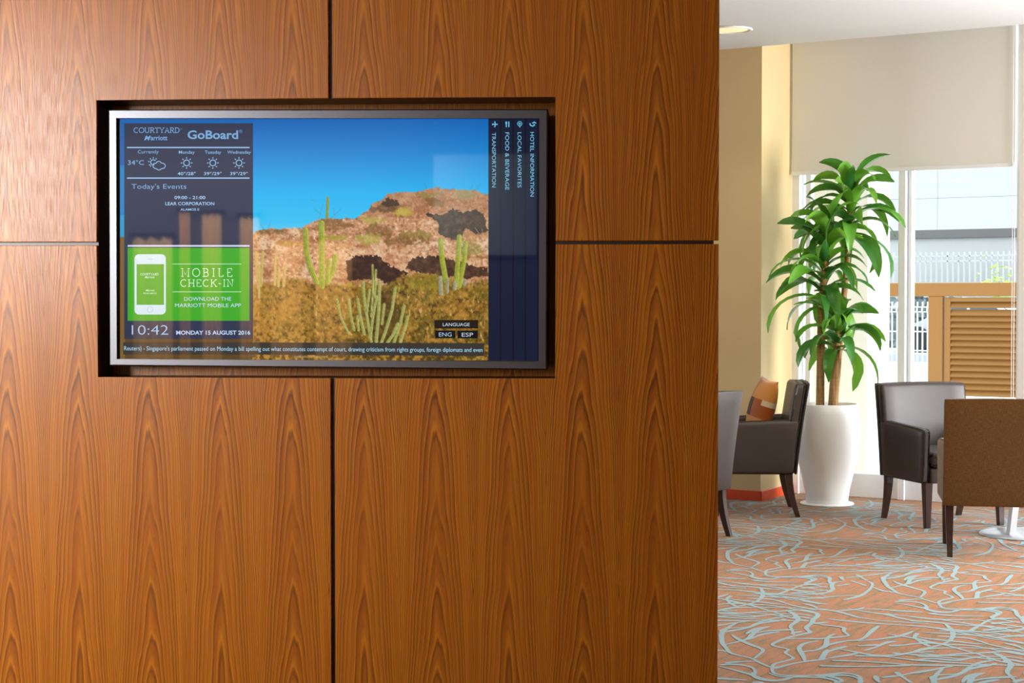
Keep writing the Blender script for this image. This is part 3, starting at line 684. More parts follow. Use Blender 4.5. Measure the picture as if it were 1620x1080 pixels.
# ---- lettering
texts = []
def text(s, x0, x1, yb, cap, rgb, lay=3, bold=0.0, slope=0.0, vertical=False, shear=0.0):
    c = bpy.data.curves.new('lettering', 'FONT'); c.body = s; c.offset = bold; c.resolution_u = 3; c.shear = shear
    o = bpy.data.objects.new('lettering', c); COL.objects.link(o); texts.append((o, x0, x1, yb, cap, rgb, lay, slope, vertical))
WH = (196, 218, 240); BL = (132, 178, 226)
text('GoBoard', 296.7, 376.7, 219.4, 13.6, (120, 168, 214), bold=.022)
text('®', 378.2, 383.6, 210.4, 5.4, (110, 150, 190)); text('®', 285, 288.4, 205.6, 3.4, (90, 120, 160))
text('M', 228.0, 238.6, 221.6, 7.2, (118, 168, 220), bold=.03, shear=.35); text('arriott', 238.4, 264.8, 221.6, 7.0, (118, 168, 220), bold=.018)
for s, a, b in (('Monday', 282.8, 308.1), ('Tuesday', 324, 350), ('Wednesday', 359.6, 397)): text(s, a, b, 243.0, 5.2, BL, bold=.008)
text('Currently', 218, 251, 242.6, 5.6, BL)
text('34°C', 202.2, 227.8, 260.6, 7.6, BL)
for s, a, b in (('40°/28°', 280.9, 309.6), ('39°/29°', 322.6, 350.7), ('39°/29°', 363.9, 392)): text(s, a, b, 277.0, 5.2, (160, 200, 238), bold=.006)
text("Today's Events", 208, 294.8, 298.5, 8.0, (138, 180, 226), bold=-.006)
text('09:00 - 21:00', 276, 324.8, 314.8, 5.2, (170, 208, 244), bold=.01); text('LEAR CORPORATION', 261.5, 339, 324.4, 5.2, (160, 200, 240), bold=.014); text('ALAMOS II', 285.5, 314.8, 333, 3.7, (160, 200, 240), bold=.012)
text('DOWNLOAD THE', 291.4, 365.8, 475.5, 6.2, WH); text('MARRIOTT MOBILE APP', 276.8, 381.3, 485.7, 6.2, WH)
text('10:42', 208.5, 266.2, 529.3, 16.2, (166, 200, 238), bold=-.012); text('MONDAY 15 AUGUST 2016', 278.8, 396, 529.0, 6.4, (188, 212, 242), bold=.022)
text("Reuters) - Singapore's parliament passed on Monday a bill spelling out what constitutes contempt of court, drawing criticism from rights groups, foreign diplomats and even", 196.4, 763.4, 553.9, 7.0, (166, 214, 240), slope=2.6 / 567)
text('FOURWINDS INTERACTIVE', 465.8, 517.4, 565.6, 2.6, (186, 170, 120), lay=2)
text('LANGUAGE', 700.5, 743, 515.7, 5.4, (196, 216, 236)); text('ENG', 694.3, 714.6, 532, 6.6, (170, 198, 230)); text('ESP', 730.5, 748.6, 532.4, 6.6, (190, 206, 226))
for s, x0, x1, y0, y1 in (('TRANSPORTATION', 778.4, 784.8, 209.6, 296.3), ('FOOD & BEVERAGE', 799.3, 805.8, 209.3, 300.4), ('LOCAL FAVORITES', 818.9, 825.2, 209.3, 296.7), ('HOTEL INFORMATION', 838.9, 845.2, 208.9, 310.7)):
    text(s, y0, y1, x0, x1 - x0, (122, 192, 224), vertical=True)
text('arriott', 232.6, 244.4, 439.8, 3.2, (206, 236, 216), lay=5, bold=.01); text('M', 229, 233, 439.8, 3.4, (206, 236, 216), lay=5, bold=.02, shear=.35)
text('arriott', 234, 244.8, 460.6, 3.0, (206, 236, 216), lay=5, bold=.01); text('M', 230.4, 234.4, 460.6, 3.2, (206, 236, 216), lay=5, bold=.02, shear=.35); text('REWARDS', 227, 247.8, 465.0, 2.6, (206, 236, 216), lay=5)
bpy.context.view_layer.update(); dg = bpy.context.evaluated_depsgraph_get()
for o, x0, x1, yb, cap, rgb, lay, slope, vert in texts:
    me = bpy.data.meshes.new_from_object(o.evaluated_get(dg)); me.name = 'lettering'
    n = len(me.vertices); co = np.zeros(n * 3, np.float32); me.vertices.foreach_get('co', co); co = co.reshape(-1, 3)
    xa, xb = co[:, 0].min(), co[:, 0].max()
    capu = .729 if not (o.data.body in ('arriott', '®')) else (co[:, 1].max() or 1)
    X = x0 + (co[:, 0] - xa) / (xb - xa) * (x1 - x0); Yv = co[:, 1] / capu * cap
    if o.data.body == '®': Yv = (co[:, 1] - co[:, 1].min()) / (co[:, 1].max() - co[:, 1].min()) * cap
    new = []
    for a, b in zip(X, Yv):
        if vert: new.append(spt(yb + b, a, lay))
        else: new.append(spt(a, yb - b + slope * (a - x0), lay))
    me.vertices.foreach_set('co', np.array([tuple(v) for v in new], np.float32).ravel()); me.update()
    me.materials.clear(); me.materials.append(screen_mat(rgb)); new_obj('lettering', me, scr)
    cdat = o.data; bpy.data.objects.remove(o); bpy.data.curves.remove(cdat)
# serif lettering drawn with strokes
def arc(cx, cy, rx, ry, a0, a1, n=14): return [(cx + rx * math.cos(math.radians(a0 + (a1 - a0) * k / n)), cy + ry * math.sin(math.radians(a0 + (a1 - a0) * k / n))) for k in range(n + 1)]
GLY = {  # strokes, serif points (horizontal ticks), advance width
 'C': ([arc(.45, .5, .42, .5, 48, 312)], [], .86), 'O': ([arc(.48, .5, .46, .5, 0, 360, 22)], [], .96),
 'U': ([[(.14, 1), (.14, .34)] + arc(.46, .34, .32, .34, 180, 360) + [(.78, 1)]], [(.14, 1), (.78, 1)], .92),
 'R': ([[(.15, 0), (.15, 1)], [(.15, 1), (.42, 1)] + arc(.42, .75, .24, .25, 90, -90) + [(.15, .5)], [(.42, .5), (.72, 0)]], [(.15, 0), (.15, 1), (.76, 0)], .80),
 'T': ([[(.04, .97), (.76, .97)], [(.4, .97), (.4, 0)], [(.04, .97), (.04, .80)], [(.76, .97), (.76, .80)]], [(.4, 0)], .80),
 'Y': ([[(.08, 1), (.42, .46), (.76, 1)], [(.42, .46), (.42, 0)]], [(.08, 1), (.76, 1), (.42, 0)], .84),
 'A': ([[(.08, 0), (.44, 1), (.80, 0)], [(.22, .34), (.66, .34)]], [(.08, 0), (.80, 0)], .88),
 'D': ([[(.15, 0), (.15, 1)], [(.15, 1), (.38, 1)] + arc(.38, .5, .44, .5, 90, -90) + [(.15, 0)]], [(.15, 0), (.15, 1)], .88),
 'M': ([[(.14, 0), (.14, 1), (.52, .22), (.90, 1), (.90, 0)]], [(.14, 0), (.10, 1), (.94, 1), (.90, 0)], 1.04),
 'B': ([[(.15, 0), (.15, 1)], [(.15, 1), (.42, 1)] + arc(.42, .76, .22, .24, 90, -90) + [(.15, .52)], [(.42, .52)] + arc(.44, .26, .27, .26, 90, -90) + [(.15, 0)]], [(.12, 0), (.12, 1)], .80),
 'I': ([[(.2, 0), (.2, 1)]], [(.2, 0), (.2, 1)], .40), 'L': ([[(.15, 1), (.15, 0), (.66, 0), (.66, .2)]], [(.15, 1)], .72),
 'E': ([[(.66, .8), (.66, 1), (.15, 1), (.15, 0), (.70, 0), (.70, .2)], [(.15, .52), (.52, .52)]], [], .78),
 'H': ([[(.15, 0), (.15, 1)], [(.75, 0), (.75, 1)], [(.15, .5), (.75, .5)]], [(.15, 0), (.15, 1), (.75, 0), (.75, 1)], .90),
 'K': ([[(.15, 0), (.15, 1)], [(.72, 1), (.16, .42)], [(.34, .58), (.76, 0)]], [(.15, 0), (.15, 1), (.72, 1), (.76, 0)], .84),
 'N': ([[(.15, 0), (.15, 1), (.75, 0), (.75, 1)]], [(.15, 0), (.12, 1), (.75, 1)], .90), '-': ([[(.08, .42), (.42, .42)]], [], .5)}
def serif_text(s, x0, x1, yb, cap, wd, rgb, gap=.12, lay=3, tick=.30):
    tot = sum(GLY[c][2] for c in s) + gap * (len(s) - 1); sx = (x1 - x0) / tot; x = 0; bm = bmesh.new()
    for c in s:
        S, ser, adv = GLY[c]
        for st in S: ribbon(bm, [(x0 + (x + a) * sx, yb - b * cap) for a, b in st], wd, lay)
        for a, b in ser: ribbon(bm, [(x0 + (x + a - tick / 2) * sx, yb - b * cap), (x0 + (x + a + tick / 2) * sx, yb - b * cap)], wd * .8, lay)
        x += adv + gap
    obj('lettering', bm, screen_mat(rgb), scr)
serif_text('COURTYARD', 211.6, 284, 209.8, 7.8, 1.15, (116, 160, 206), gap=.08)
serif_text('MOBILE', 287, 368, 437.2, 12.6, 1.3, (208, 238, 206), gap=.38); serif_text('CHECK-IN', 285.5, 369.6, 453, 10.8, 1.2, (208, 238, 206), gap=.14)
serif_text('COURTYARD', 222, 250.8, 435.2, 3.2, .6, (196, 230, 200), lay=5)

# ================================================================== WINDOW
def ws(px, y=0.0): return WF.at(px, 500, y)[0]
win = WF.place(empty('window_1')); tag(win, 'white framed floor to ceiling window behind the plant', 'window', kind='structure')
ZW = CEIL + .2
m1 = ws(1433); s2 = ws(1606); m2 = ws(1620)
def frm(name, x0, x1, y0, y1, z0, z1): return obj(name, box(x0, x1, y0, y1, z0, z1, .004, 1), M_white, win)
frm('jamb', -.012, .055, -.05, .07, 0, ZW); frm('jamb', .085, .125, -.01, .05, .165, ZW)
frm('mullion', m1 - .040, m1 + .012, -.05, .07, 0, ZW); frm('mullion', m1 + .024, m1 + .046, -.02, .05, .165, ZW)
frm('mullion', s2 + .02, s2 + .10, -.05, .07, 0, ZW)
frm('bottom_rail', .055, m1 - .04, -.03, .06, 0, .167); frm('bottom_rail', m1 + .012, s2 + .02, -.03, .06, 0, .167)
frm('mullion', 3.0, 3.08, -.05, .07, 0, ZW); frm('mullion', 4.4, 4.48, -.05, .07, 0, ZW); frm('bottom_rail', s2 + .1, 3.0, -.03, .06, 0, .167); frm('bottom_rail', 3.08, 4.4, -.03, .06, 0, .167)
for a, b in ((.055, m1 - .04), (m1 + .012, s2 + .02), (s2 + .1, 3.0), (3.08, 4.4)):
    obj('pane', box(a, b, .015, .023, .16, ZW), M_glass, win)

# roller shades
def shade(name, x0, x1, zb, label, right_cord=True):
    o = WF.place(empty(name)); tag(o, label, 'window shade', 'cream roller shades in the window')
    bm = bmesh.new(); add_box(bm, x0, x1, -.106, -.104, zb, ZW - .03); obj('fabric', bm, M_shade, o)
    bm = box(x0, x1, -.114, -.096, zb - .026, zb, .005, 2); obj('hem_bar', bm, M_white, o)
    bm = bmesh.new(); tube(bm, [(x0, -.10, ZW - .02), (x1, -.10, ZW - .02)], .028, 12); obj('roller', bm, M_white, o)
    return o
sx0 = WF.at(1253.5, 200, -.105)[0]; sx1 = WF.at(1606.5, 200, -.105)[0]
zb = WF.at(1430, 269, -.105)[1]
sh = shade('roller_shade', sx0, sx1, zb + .02, 'wide cream roller shade drawn half down above the plant')
bm = bmesh.new()
cx0, cx1 = sx1 - .012, sx1 + .002
zc = WF.at(1600, 634, -.12)[1]
for cx in (cx0, cx1): tube(bm, [(cx, -.118, ZW - .05), (cx, -.118, zc)], .0022, 6)
obj('pull_cord', bm, M_white, sh)
bm = box(cx0 - .035, cx1 + .006, -.128, -.108, zc - .035, zc + .012, .003, 1); obj('cord_holder', bm, M_white, sh)
shade('roller_shade', WF.at(1613.5, 200, -.105)[0], WF.at(1613.5, 200, -.105)[0] + .55, .45, 'cream roller shade lowered nearly to the floor at the right edge')

# ceiling downlight
lx, ly = 1.39, 10.93
lt = empty('ceiling_light', (lx, ly, CEIL)); tag(lt, 'round recessed ceiling downlight glowing warm near the walnut wall', 'light')
bm = bmesh.new(); lathe(bm, [(.118, -.001), (.142, -.001), (.145, -.006), (.138, -.012), (.122, -.010), (.118, -.001)], 48); obj('trim_ring', bm, M_white, lt, True)
k = NT('downlight_glow'); k.bsdf((.4, .36, .28, 1), .5, .3, 0, Emission_Color=(1, .78, .42, 1), Emission_Strength=.9)
bm = bmesh.new(); lathe(bm, [(.119, -.004), (.09, -.008), (.0001, -.009)], 48); obj('diffuser', bm, k.m, lt, True)
sp = bpy.data.lights.new('downlight_beam', 'SPOT'); sp.energy = 22; sp.spot_size = 2.0; sp.spot_blend = .8; sp.color = (1, .82, .58); sp.shadow_soft_size = .1
so = new_obj('downlight_beam', sp); so.location = (lx, ly, CEIL - .03)

# ================================================================== PLANT
PX, PY = 2.128, 11.50
pl = empty('potted_plant', (PX, PY, 0)); tag(pl, 'tall green dracaena with long arching leaves in a tapered white planter', 'plant')
bm = bmesh.new(); lathe(bm, [(.12, .006), (.139, .012), (.150, .10), (.176, .21), (.204, .33), (.217, .44), (.219, .52), (.214, .62), (.208, .674), (.204, .680), (.196, .677), (.192, .60)], 64); obj('planter', bm, M_pot, pl, True)
bm = bmesh.new(); lathe(bm, [(.0001, .0015), (.178, .0015), (.181, .006), (.176, .012), (.12, .014)], 64); obj('saucer', bm, M_pot, pl, True)
bm = bmesh.new(); lathe(bm, [(.0001, .645), (.10, .642), (.193, .636)], 32)
for v in bm.verts: v.co.z += random.uniform(-.006, .006)
obj('soil', bm, M_soil, pl)
def pz(py, y=PY): return H + (475 - py) * y / F
def pxx(px, y=PY): return (px - 810) / F * y - PX
canes = [[(pxx(1298), .00, .62), (pxx(1299), .01, 1.0), (pxx(1301), .02, 1.40), (pxx(1306), .01, 1.62), (pxx(1311), .0, 1.80)],
         [(pxx(1316), -.05, .62), (pxx(1318), -.05, .85), (pxx(1321), -.06, 1.02), (pxx(1325), -.06, 1.20)],
         [(pxx(1322), .06, .62), (pxx(1331), .05, 1.1), (pxx(1341), .04, 1.6), (pxx(1346), .03, 1.95), (pxx(1347), .03, 2.10)]]
rads = [[.030, .027, .026, .020, .012], [.038, .030, .024, .014], [.028, .024, .019, .016, .010]]
for c, r in zip(canes, rads):
    P = smooth_line([Vector(p) for p in c], 2); m = len(P)
    R = [float(np.interp(i / (m - 1), np.linspace(0, 1, len(r)), r)) for i in range(m)]
    bm = bmesh.new(); tube(bm, P, R, 12)
    o = obj('cane', bm, M_cane, pl, True)
def leaf(base, az, elev, L, W, droop, mat, twist=0.0):
    d0 = Vector((math.cos(az), math.sin(az), 0)); out = d0.dot(N)
    n = 9; pts = []; p = Vector(base); e = elev
    for i in range(n + 1):
        pts.append(p.copy()); st = L / n
        hv = d0 * (math.cos(e) * st)
        if out > 0: hv -= N * hv.dot(N) * .55
        p = p + hv + Vector((0, 0, math.sin(e) * st))
        e -= droop / n * (1.35 - .7 * abs(i / n - .5))
    side0 = Vector((-d0.y, d0.x, 0))
    bm = bmesh.new(); uv = bm.loops.layers.uv.new('UVMap'); rows = []
    for i, p in enumerate(pts):
        t = i / n
        wv = W * (math.sin(math.pi * min(1, (t * .86 + .13)) ** 1.0) ** .8) * (1 if t < .97 else .25) + .004
        tan = (pts[min(i + 1, n)] - pts[max(i - 1, 0)]).normalized()
        side = (side0 * math.cos(twist * t) + tan.cross(side0) * math.sin(twist * t)).normalized()
        nrm = side.cross(tan).normalized()
        if nrm.z < 0: nrm = -nrm
        wav = .004 * math.sin(9 * t + az)
        rows.append([bm.verts.new(p + side * s * wv / 2 + nrm * (abs(s) * wv * .16 + wav * s)) for s in (-1, -.5, 0, .5, 1)])
    for i in range(n):
        for k in range(4):
            f = bm.faces.new((rows[i][k], rows[i][k + 1], rows[i + 1][k + 1], rows[i + 1][k]))
            for l, (uu, vv) in zip(f.loops, ((k / 4, i / n), ((k + 1) / 4, i / n), ((k + 1) / 4, (i + 1) / n), (k / 4, (i + 1) / n))): l[uv].uv = (uu, vv)
    return obj('leaf', bm, mat, pl, True)
rl = random.Random(21)
def head(path, z0, z1, count, Lr, Wr, a0):
    for i in range(count):
        t = i / (count - 1); z = z0 + (z1 - z0) * t
        xs = [p[2] for p in path]; x = float(np.interp(z, xs, [p[0] for p in path])); y = float(np.interp(z, xs, [p[1] for p in path]))
        az = a0 + i * 2.39996 + rl.uniform(-.3, .3)
        elev = math.radians(5 + 75 * t + rl.uniform(-26, 22)); L = rl.uniform(*Lr) * (1 - .25 * t); droop = math.radians(rl.uniform(75, 130) - 20 * t)
        leaf((x + .012 * math.cos(az), y + .012 * math.sin(az), z), az, elev, L, rl.uniform(*Wr), droop, M_leafs[1 if rl.random() < .30 + .25 * (1 - t) else 0], rl.uniform(-1.5, 1.5))
head(canes[2], 1.78, 2.13, 40, (.40, .56), (.072, .098), .3)
head(canes[0], 1.32, 1.84, 44, (.38, .54), (.070, .098), 1.1)
head(canes[1], 1.02, 1.26, 24, (.34, .48), (.070, .100), 2.0)

# ================================================================== ARMCHAIRS
def rot_pt(v, c, a):
    return Vector((v.x, c[1] + (v.y - c[1]) * math.cos(a) - (v.z - c[2]) * math.sin(a), c[2] + (v.y - c[1]) * math.sin(a) + (v.z - c[2]) * math.cos(a)))
def puff(bm, ax, amt, c, half):
    for v in bm.verts:
        f = 1
        for k in range(3):
            if k != ax: f *= max(0, 1 - ((v.co[k] - c[k]) / half[k]) ** 2)
        s = 1 if v.co[ax] > c[ax] else -1
        v.co[ax] += s * amt * f
def soft_box(x0, x1, y0, y1, z0, z1, bev, cuts=5, seg=3):
    bm = bmesh.new(); add_box(bm, x0, x1, y0, y1, z0, z1)
    bmesh.ops.subdivide_edges(bm, edges=bm.edges[:], cuts=cuts, use_grid_fill=True)
    es = [e for e in bm.edges if len(e.link_faces) == 2 and e.link_faces[0].normal.dot(e.link_faces[1].normal) < .5]
    bmesh.ops.bevel(bm, geom=es, offset=bev, segments=seg, profile=.5, affect='EDGES')
    return bm
def make_chair(name, mat, label, group):
    """local +y is forward"""
    t = empty(name); tag(t, label, 'chair', group)
    # backrest: full width above the arms, between them below; raked, with a thin outside back panel
    rake = lambda z: (lambda h: .060 * h + .02 * h * h)(max(0, (z - .275) / .575))
    crown = lambda x: .016 * (1 - (x / .3) ** 2)
    bm = soft_box(-.297, .297, -.286, -.205, .380, .848, .022)
    for v in bm.verts:
        v.co.y -= rake(v.co.z) + (crown(v.co.x) if v.co.y > -.25 else 0); v.co.z += .006 * (1 - (v.co.x / .3) ** 2) * max(0, v.co.z - .6) / .25
    obj('backrest', bm, mat, t, True)
    bm = soft_box(-.300, .300, -.300, -.284, .274, .850, .006)
    for v in bm.verts: v.co.y -= rake(v.co.z) + .4 * crown(v.co.x); v.co.z += .006 * (1 - (v.co.x / .3) ** 2) * max(0, v.co.z - .6) / .25
    obj('back_panel', bm, mat, t, True)
    for s in (-1, 1):
        bm = soft_box(min(s * .238, s * .299), max(s * .238, s * .299), -.284, .236, .272, .612, .022)
        for v in bm.verts:
            k_ = max(0, min(1, (.05 - v.co.y) / .33)); v.co.y -= rake(v.co.z) * k_
            if v.co.z > .55: v.co.z += .012 * (-v.co.y) / .25 - .004
            if v.co.y > .2: v.co.y -= .02 * (.612 - v.co.z) / .34
        obj('armrest', bm, mat, t, True)
    obj('seat_frame', soft_box(-.237, .237, -.262, .226, .270, .362, .012), mat, t, True)
    bm = soft_box(-.236, .236, -.262, .246, .364, .460, .030); puff(bm, 2, .014, (0, 0, .41), (.238, .26, .1)); obj('seat_cushion', bm, mat, t, True)
    for sx in (-1, 1):
        bm = bmesh.new()   # front leg, square taper
        a = [bm.verts.new((sx * .246 + p * .026, .196 + q * .026, .275)) for p, q in ((-1, -1), (1, -1), (1, 1), (-1, 1))]
        b = [bm.verts.new((sx * .250 + p * .017, .206 + q * .017, 0)) for p, q in ((-1, -1), (1, -1), (1, 1), (-1, 1))]
        bm.faces.new(a); bm.faces.new(b[::-1])
        for k in range(4): bm.faces.new((a[k], a[(k + 1) % 4], b[(k + 1) % 4], b[k]))
        bmesh.ops.bevel(bm, geom=bm.edges[:], offset=.003, segments=1, affect='EDGES'); obj('leg', bm, M_leg, t)
        bm = bmesh.new(); rings = []   # rear leg, swept back
        for i in range(6):
            q_ = i / 5; z = .285 * (1 - q_); yy = -.250 - .060 * q_ ** 1.7; hw = .024 - .009 * q_
            rings.append([bm.verts.new((sx * .264 + p * hw * .9, yy + q * hw, z)) for p, q in ((-1, -1), (1, -1), (1, 1), (-1, 1))])
        bm.faces.new(rings[0]); bm.faces.new(rings[-1][::-1])
        for a, b in zip(rings, rings[1:]):
            for k in range(4): bm.faces.new((a[k], a[(k + 1) % 4], b[(k + 1) % 4], b[k]))
        obj('leg', bm, M_leg, t)
    return t
def copy_tree(o, parent=None):
    c = o.copy(); COL.objects.link(c); c.parent = parent
    for ch in [x for x in bpy.data.objects if x.parent == o]: copy_tree(ch, c)
    return c
def face(o, loc, fwd):
    o.location = (loc[0], loc[1], 0); o.rotation_euler = (0, 0, math.atan2(fwd[1], fwd[0]) - math.pi / 2)
GRP = 'armchairs around the cafe tables'
ch_c = make_chair('armchair', M_leather, 'dark leather armchair facing forward to the right of the plant', GRP); face(ch_c, (2.69, 10.537), (.27, -.963))
ch_b = copy_tree(ch_c); ch_b['label'] = 'dark leather armchair in profile holding the patchwork cushion, left of the planter'; face(ch_b, (1.527, 11.10), (-.997, .075))
ch_a = copy_tree(ch_c); ch_a['label'] = 'leather armchair seen from behind, half hidden by the walnut wall'; face(ch_a, (.862, 9.903), (-.80, .60))
ch_d = make_chair('armchair', M_weave, 'armchair in brown woven fabric with its back to the viewer', GRP); face(ch_d, (2.663, 9.378), (.18, .98))

# cushion on the profile chair
def cushion():
    bm = bmesh.new(); n = 18; s = .195
    top = {}; 
    for sg in (1, -1):
        for i in range(n + 1):
            for j in range(n + 1):
                u, v = -1 + 2 * i / n, -1 + 2 * j / n
                edge = (1 - u * u) ** .55 * (1 - v * v) ** .55 if abs(u) < 1 and abs(v) < 1 else 0
                pinch = 1 - .06 * (1 - abs(u)) * abs(v) - .06 * (1 - abs(v)) * abs(u)
                key = (i, j, sg if edge else 0)
                if key not in top: top[key] = bm.verts.new((u * s * pinch, sg * .075 * edge, v * s * pinch))
        g = lambda i, j: top.get((i, j, sg)) or top[(i, j, 0)]
        for i in range(n):
            for j in range(n): 
                try: bm.faces.new((g(i, j), g(i + 1, j), g(i + 1, j + 1), g(i, j + 1)))
                except ValueError: pass
    k = NT('patchwork_fabric'); sp_ = k.n('ShaderNodeSeparateXYZ'); k.t.links.new(k.obj(), sp_.inputs[0])
    X_, Z_ = sp_.outputs[0], sp_.outputs[2]
    gt = lambda a, b: k.math('GREATER_THAN', a, b)
    band = k.math('MULTIPLY', gt(Z_, -.065), k.math('LESS_THAN', Z_, .055))
    c = k.mix(gt(Z_, .055), lin(196, 134, 66), k.mix(gt(X_, .04), lin(208, 138, 64), lin(168, 122, 74)))
    mid = k.mix(gt(X_, -.02), lin(160, 80, 24), lin(62, 34, 20))
    mid = k.mix(k.math('MULTIPLY', gt(X_, .10), gt(Z_, .0)), mid, lin(206, 186, 150))
    mid = k.mix(k.math('MULTIPLY', k.math('LESS_THAN', X_, -.13), gt(Z_, .02)), mid, lin(214, 192, 158))
    c = k.mix(band, c, mid)
    k.bsdf(c, .8, .2, Sheen_Weight=.2)
    o = obj('cushion', bm, k.m, None, True); return tag(o, 'square cushion in orange, brown and beige patches leaning in the profile armchair', 'cushion')
cu = cushion()
R = Matrix.Rotation(ch_b.rotation_euler.z, 4, 'Z')
cu.matrix_world = Matrix.Translation(ch_b.location) @ R @ Matrix.Translation((.02, -.10, .675)) @ Matrix.Rotation(math.radians(16), 4, 'X') @ Matrix.Rotation(math.radians(12), 4, 'Z')

# cafe table
tb = empty('cafe_table', (3.05, 9.98, 0), .35); tag(tb, 'round cafe table on a steel disc base behind the brown armchair', 'table')
bm = bmesh.new(); lathe(bm, [(.0001, 0), (.298, 0), (.302, .003), (.296, .008), (.05, .012), (.0001, .012)], 64); obj('base', bm, M_steel, tb, True)
bm = bmesh.new()
for k_ in range(3):
    a = math.radians(175 + 120 * k_); M = Matrix.Rotation(a, 4, 'Z')
    A = [M @ Vector((.14 + p, q, .010)) for p, q in ((-.02, -.02), (.02, -.02), (.02, .02), (-.02, .02))]; B = [M @ Vector((.05 + p, q, .70)) for p, q in ((-.02, -.02), (.02, -.02), (.02, .02), (-.02, .02))]
    A = [bm.verts.new(v) for v in A]; B = [bm.verts.new(v) for v in B]; bm.faces.new(A[::-1]); bm.faces.new(B)
    for q in range(4): bm.faces.new((A[q], A[(q + 1) % 4], B[(q + 1) % 4], B[q]))
    obj('leg', bm, M_steel, tb); bm = bmesh.new()
lathe(bm, [(.0001, .70), (.36, .70), (.368, .708), (.368, .722), (.36, .73), (.0001, .73)], 64); obj('tabletop', bm, M_leg, tb, True)

# ================================================================== OUTDOORS
bm = bmesh.new(); add_box(bm, -14, 60, .65, 75, -.10, .0); g = WF.place(struct('ground', bm, M_ground, 'sunlit pale concrete yard outside the window'))
def outframe(px, Y): return Frame(((px - 810) / F * Y, Y), U)
# white pillar just outside
OF = outframe(1318, 13.6)
bm = box(OF.at(1268, 500)[0], OF.at(1374, 500)[0], 0, .5, 0, 3.6, .01, 1); OF.place(struct('wall_outside', bm, M_outwhite, 'white rendered pillar outside behind the plant'))
# brown gate with louvres
GF = outframe(1480, 22.0); ga = lambda px, py, y=0: GF.at(px, py, y)
gate = GF.place(empty('louvre_gate')); tag(gate, 'brown steel gate with a louvred panel outside the window', 'gate')
z_ = lambda py: ga(1540, py)[1]; x_ = lambda px: ga(px, 500)[0]
XE = x_(1690)
obj('top_beam', box(x_(1372), XE, -.06, .06, z_(468.5), z_(447), .006, 1), M_gate, gate)
obj('post', box(x_(1470.5), x_(1493), -.055, .055, 0, z_(468.5), .006, 1), M_gate, gate)
obj('post', box(x_(1690), x_(1712), -.055, .055, 0, z_(447), .006, 1), M_gate, gate)
fx0, fx1 = x_(1494.5), x_(1688)
obj('panel_frame', box(fx0, x_(1504.5), -.03, .03, z_(640), z_(470.5), .004, 1), M_gate, gate); obj('panel_frame', box(x_(1680), fx1, -.03, .03, z_(640), z_(470.5), .004, 1), M_gate, gate)
obj('panel_frame', box(x_(1504.5), x_(1680), -.03, .03, z_(477), z_(470.5), .004, 1), M_gate, gate); obj('panel_frame', box(x_(1504.5), x_(1680), -.03, .03, z_(640), z_(630.5), .004, 1), M_gate, gate)
ys = [482.0, 494.5] + [503.5 + 9.85 * i for i in range(13)]
sl = box(0, x_(1680) - x_(1504.5), -.010, .010, -.046, .046, .003, 1); pass; slm = bpy.data.meshes.new('slat'); sl.to_mesh(slm); sl.free(); slm.materials.append(M_gate)
for i, y in enumerate(ys):
    o = new_obj('slat', slm, gate); o.location = (x_(1504.5), 0, z_(y)); o.rotation_euler = (math.radians(-40), 0, 0)
# white mesh fence on a low wall
def fence(name, px, Y, xa, xb, yt, yb, rails, step, label, kink=True):
    f = outframe(px, Y); o = f.place(empty(name)); tag(o, label, 'fence'); A = f.at(xa, 500)[0]; B = f.at(xb, 500)[0]; zt = f.at(px, yt)[1]; zb2 = f.at(px, yb)[1]
    sp_ = f.at(px + step, 500)[0] - f.at(px, 500)[0]; hw = sp_ * .13
    bm = bmesh.new(); h = zt - zb2
    if kink: P = [(0, 0), (0, h * .80), (-.035, h * .86), (0, h * .92), (0, h)]
    else: P = [(0, 0), (0, h)]
    for (y0, z0), (y1, z1) in zip(P, P[1:]):
        for s in (-1, 1):
            quad(bm, [(-hw, y0 + s * hw, z0), (hw, y0 + s * hw, z0), (hw, y1 + s * hw, z1), (-hw, y1 + s * hw, z1)])
            quad(bm, [(s * hw, y0 - hw, z0), (s * hw, y0 + hw, z0), (s * hw, y1 + hw, z1), (s * hw, y1 - hw, z1)])
    me = bpy.data.meshes.new('bar'); bm.to_mesh(me); bm.free(); me.materials.append(M_bars)
    x = A
    while x < B:
        b_ = new_obj('bar', me, o); b_.location = (x, 0, zb2); x += sp_
    for r in rails:
        z = f.at(px, r)[1]; obj('rail', box(A, B, -hw, hw, z - hw, z + hw), M_bars, o)
    return f
f1 = fence('mesh_fence', 1425, 26.0, 1372, 1480, 477, 572.5, (485.5, 493, 524, 554), 8.0, 'white wire mesh fence with kinked bars left of the brown gate')
bm = box(f1.at(1372, 500)[0] - 3, f1.at(1480, 500)[0] + 6, -.15, .15, 0, f1.at(1425, 572.5)[1]); f1.place(tag(obj('garden_wall', bm, M_outwhite), 'low white wall carrying the mesh fence', 'wall', kind='structure'))
f2 = fence('boundary_fence', 1530, 40.0, 1380, 1800, 398, 446, (404.5, 412.5), 8.8, 'pale fence standing on the far white wall', False)
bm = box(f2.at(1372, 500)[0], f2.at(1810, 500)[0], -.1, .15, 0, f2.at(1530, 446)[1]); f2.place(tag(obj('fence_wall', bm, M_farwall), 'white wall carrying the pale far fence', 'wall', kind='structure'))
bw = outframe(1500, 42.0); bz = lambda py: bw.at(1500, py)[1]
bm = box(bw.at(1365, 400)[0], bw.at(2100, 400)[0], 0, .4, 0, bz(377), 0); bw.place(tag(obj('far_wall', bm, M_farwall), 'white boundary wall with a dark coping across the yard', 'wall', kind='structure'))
bm = box(bw.at(1379, 400)[0], bw.at(2100, 400)[0], -.1, .5, bz(377), bz(363), .01, 1); bw.place(tag(obj('wall_coping', bm, M_coping), 'dark grey coping along the far white wall', 'coping', kind='structure'))
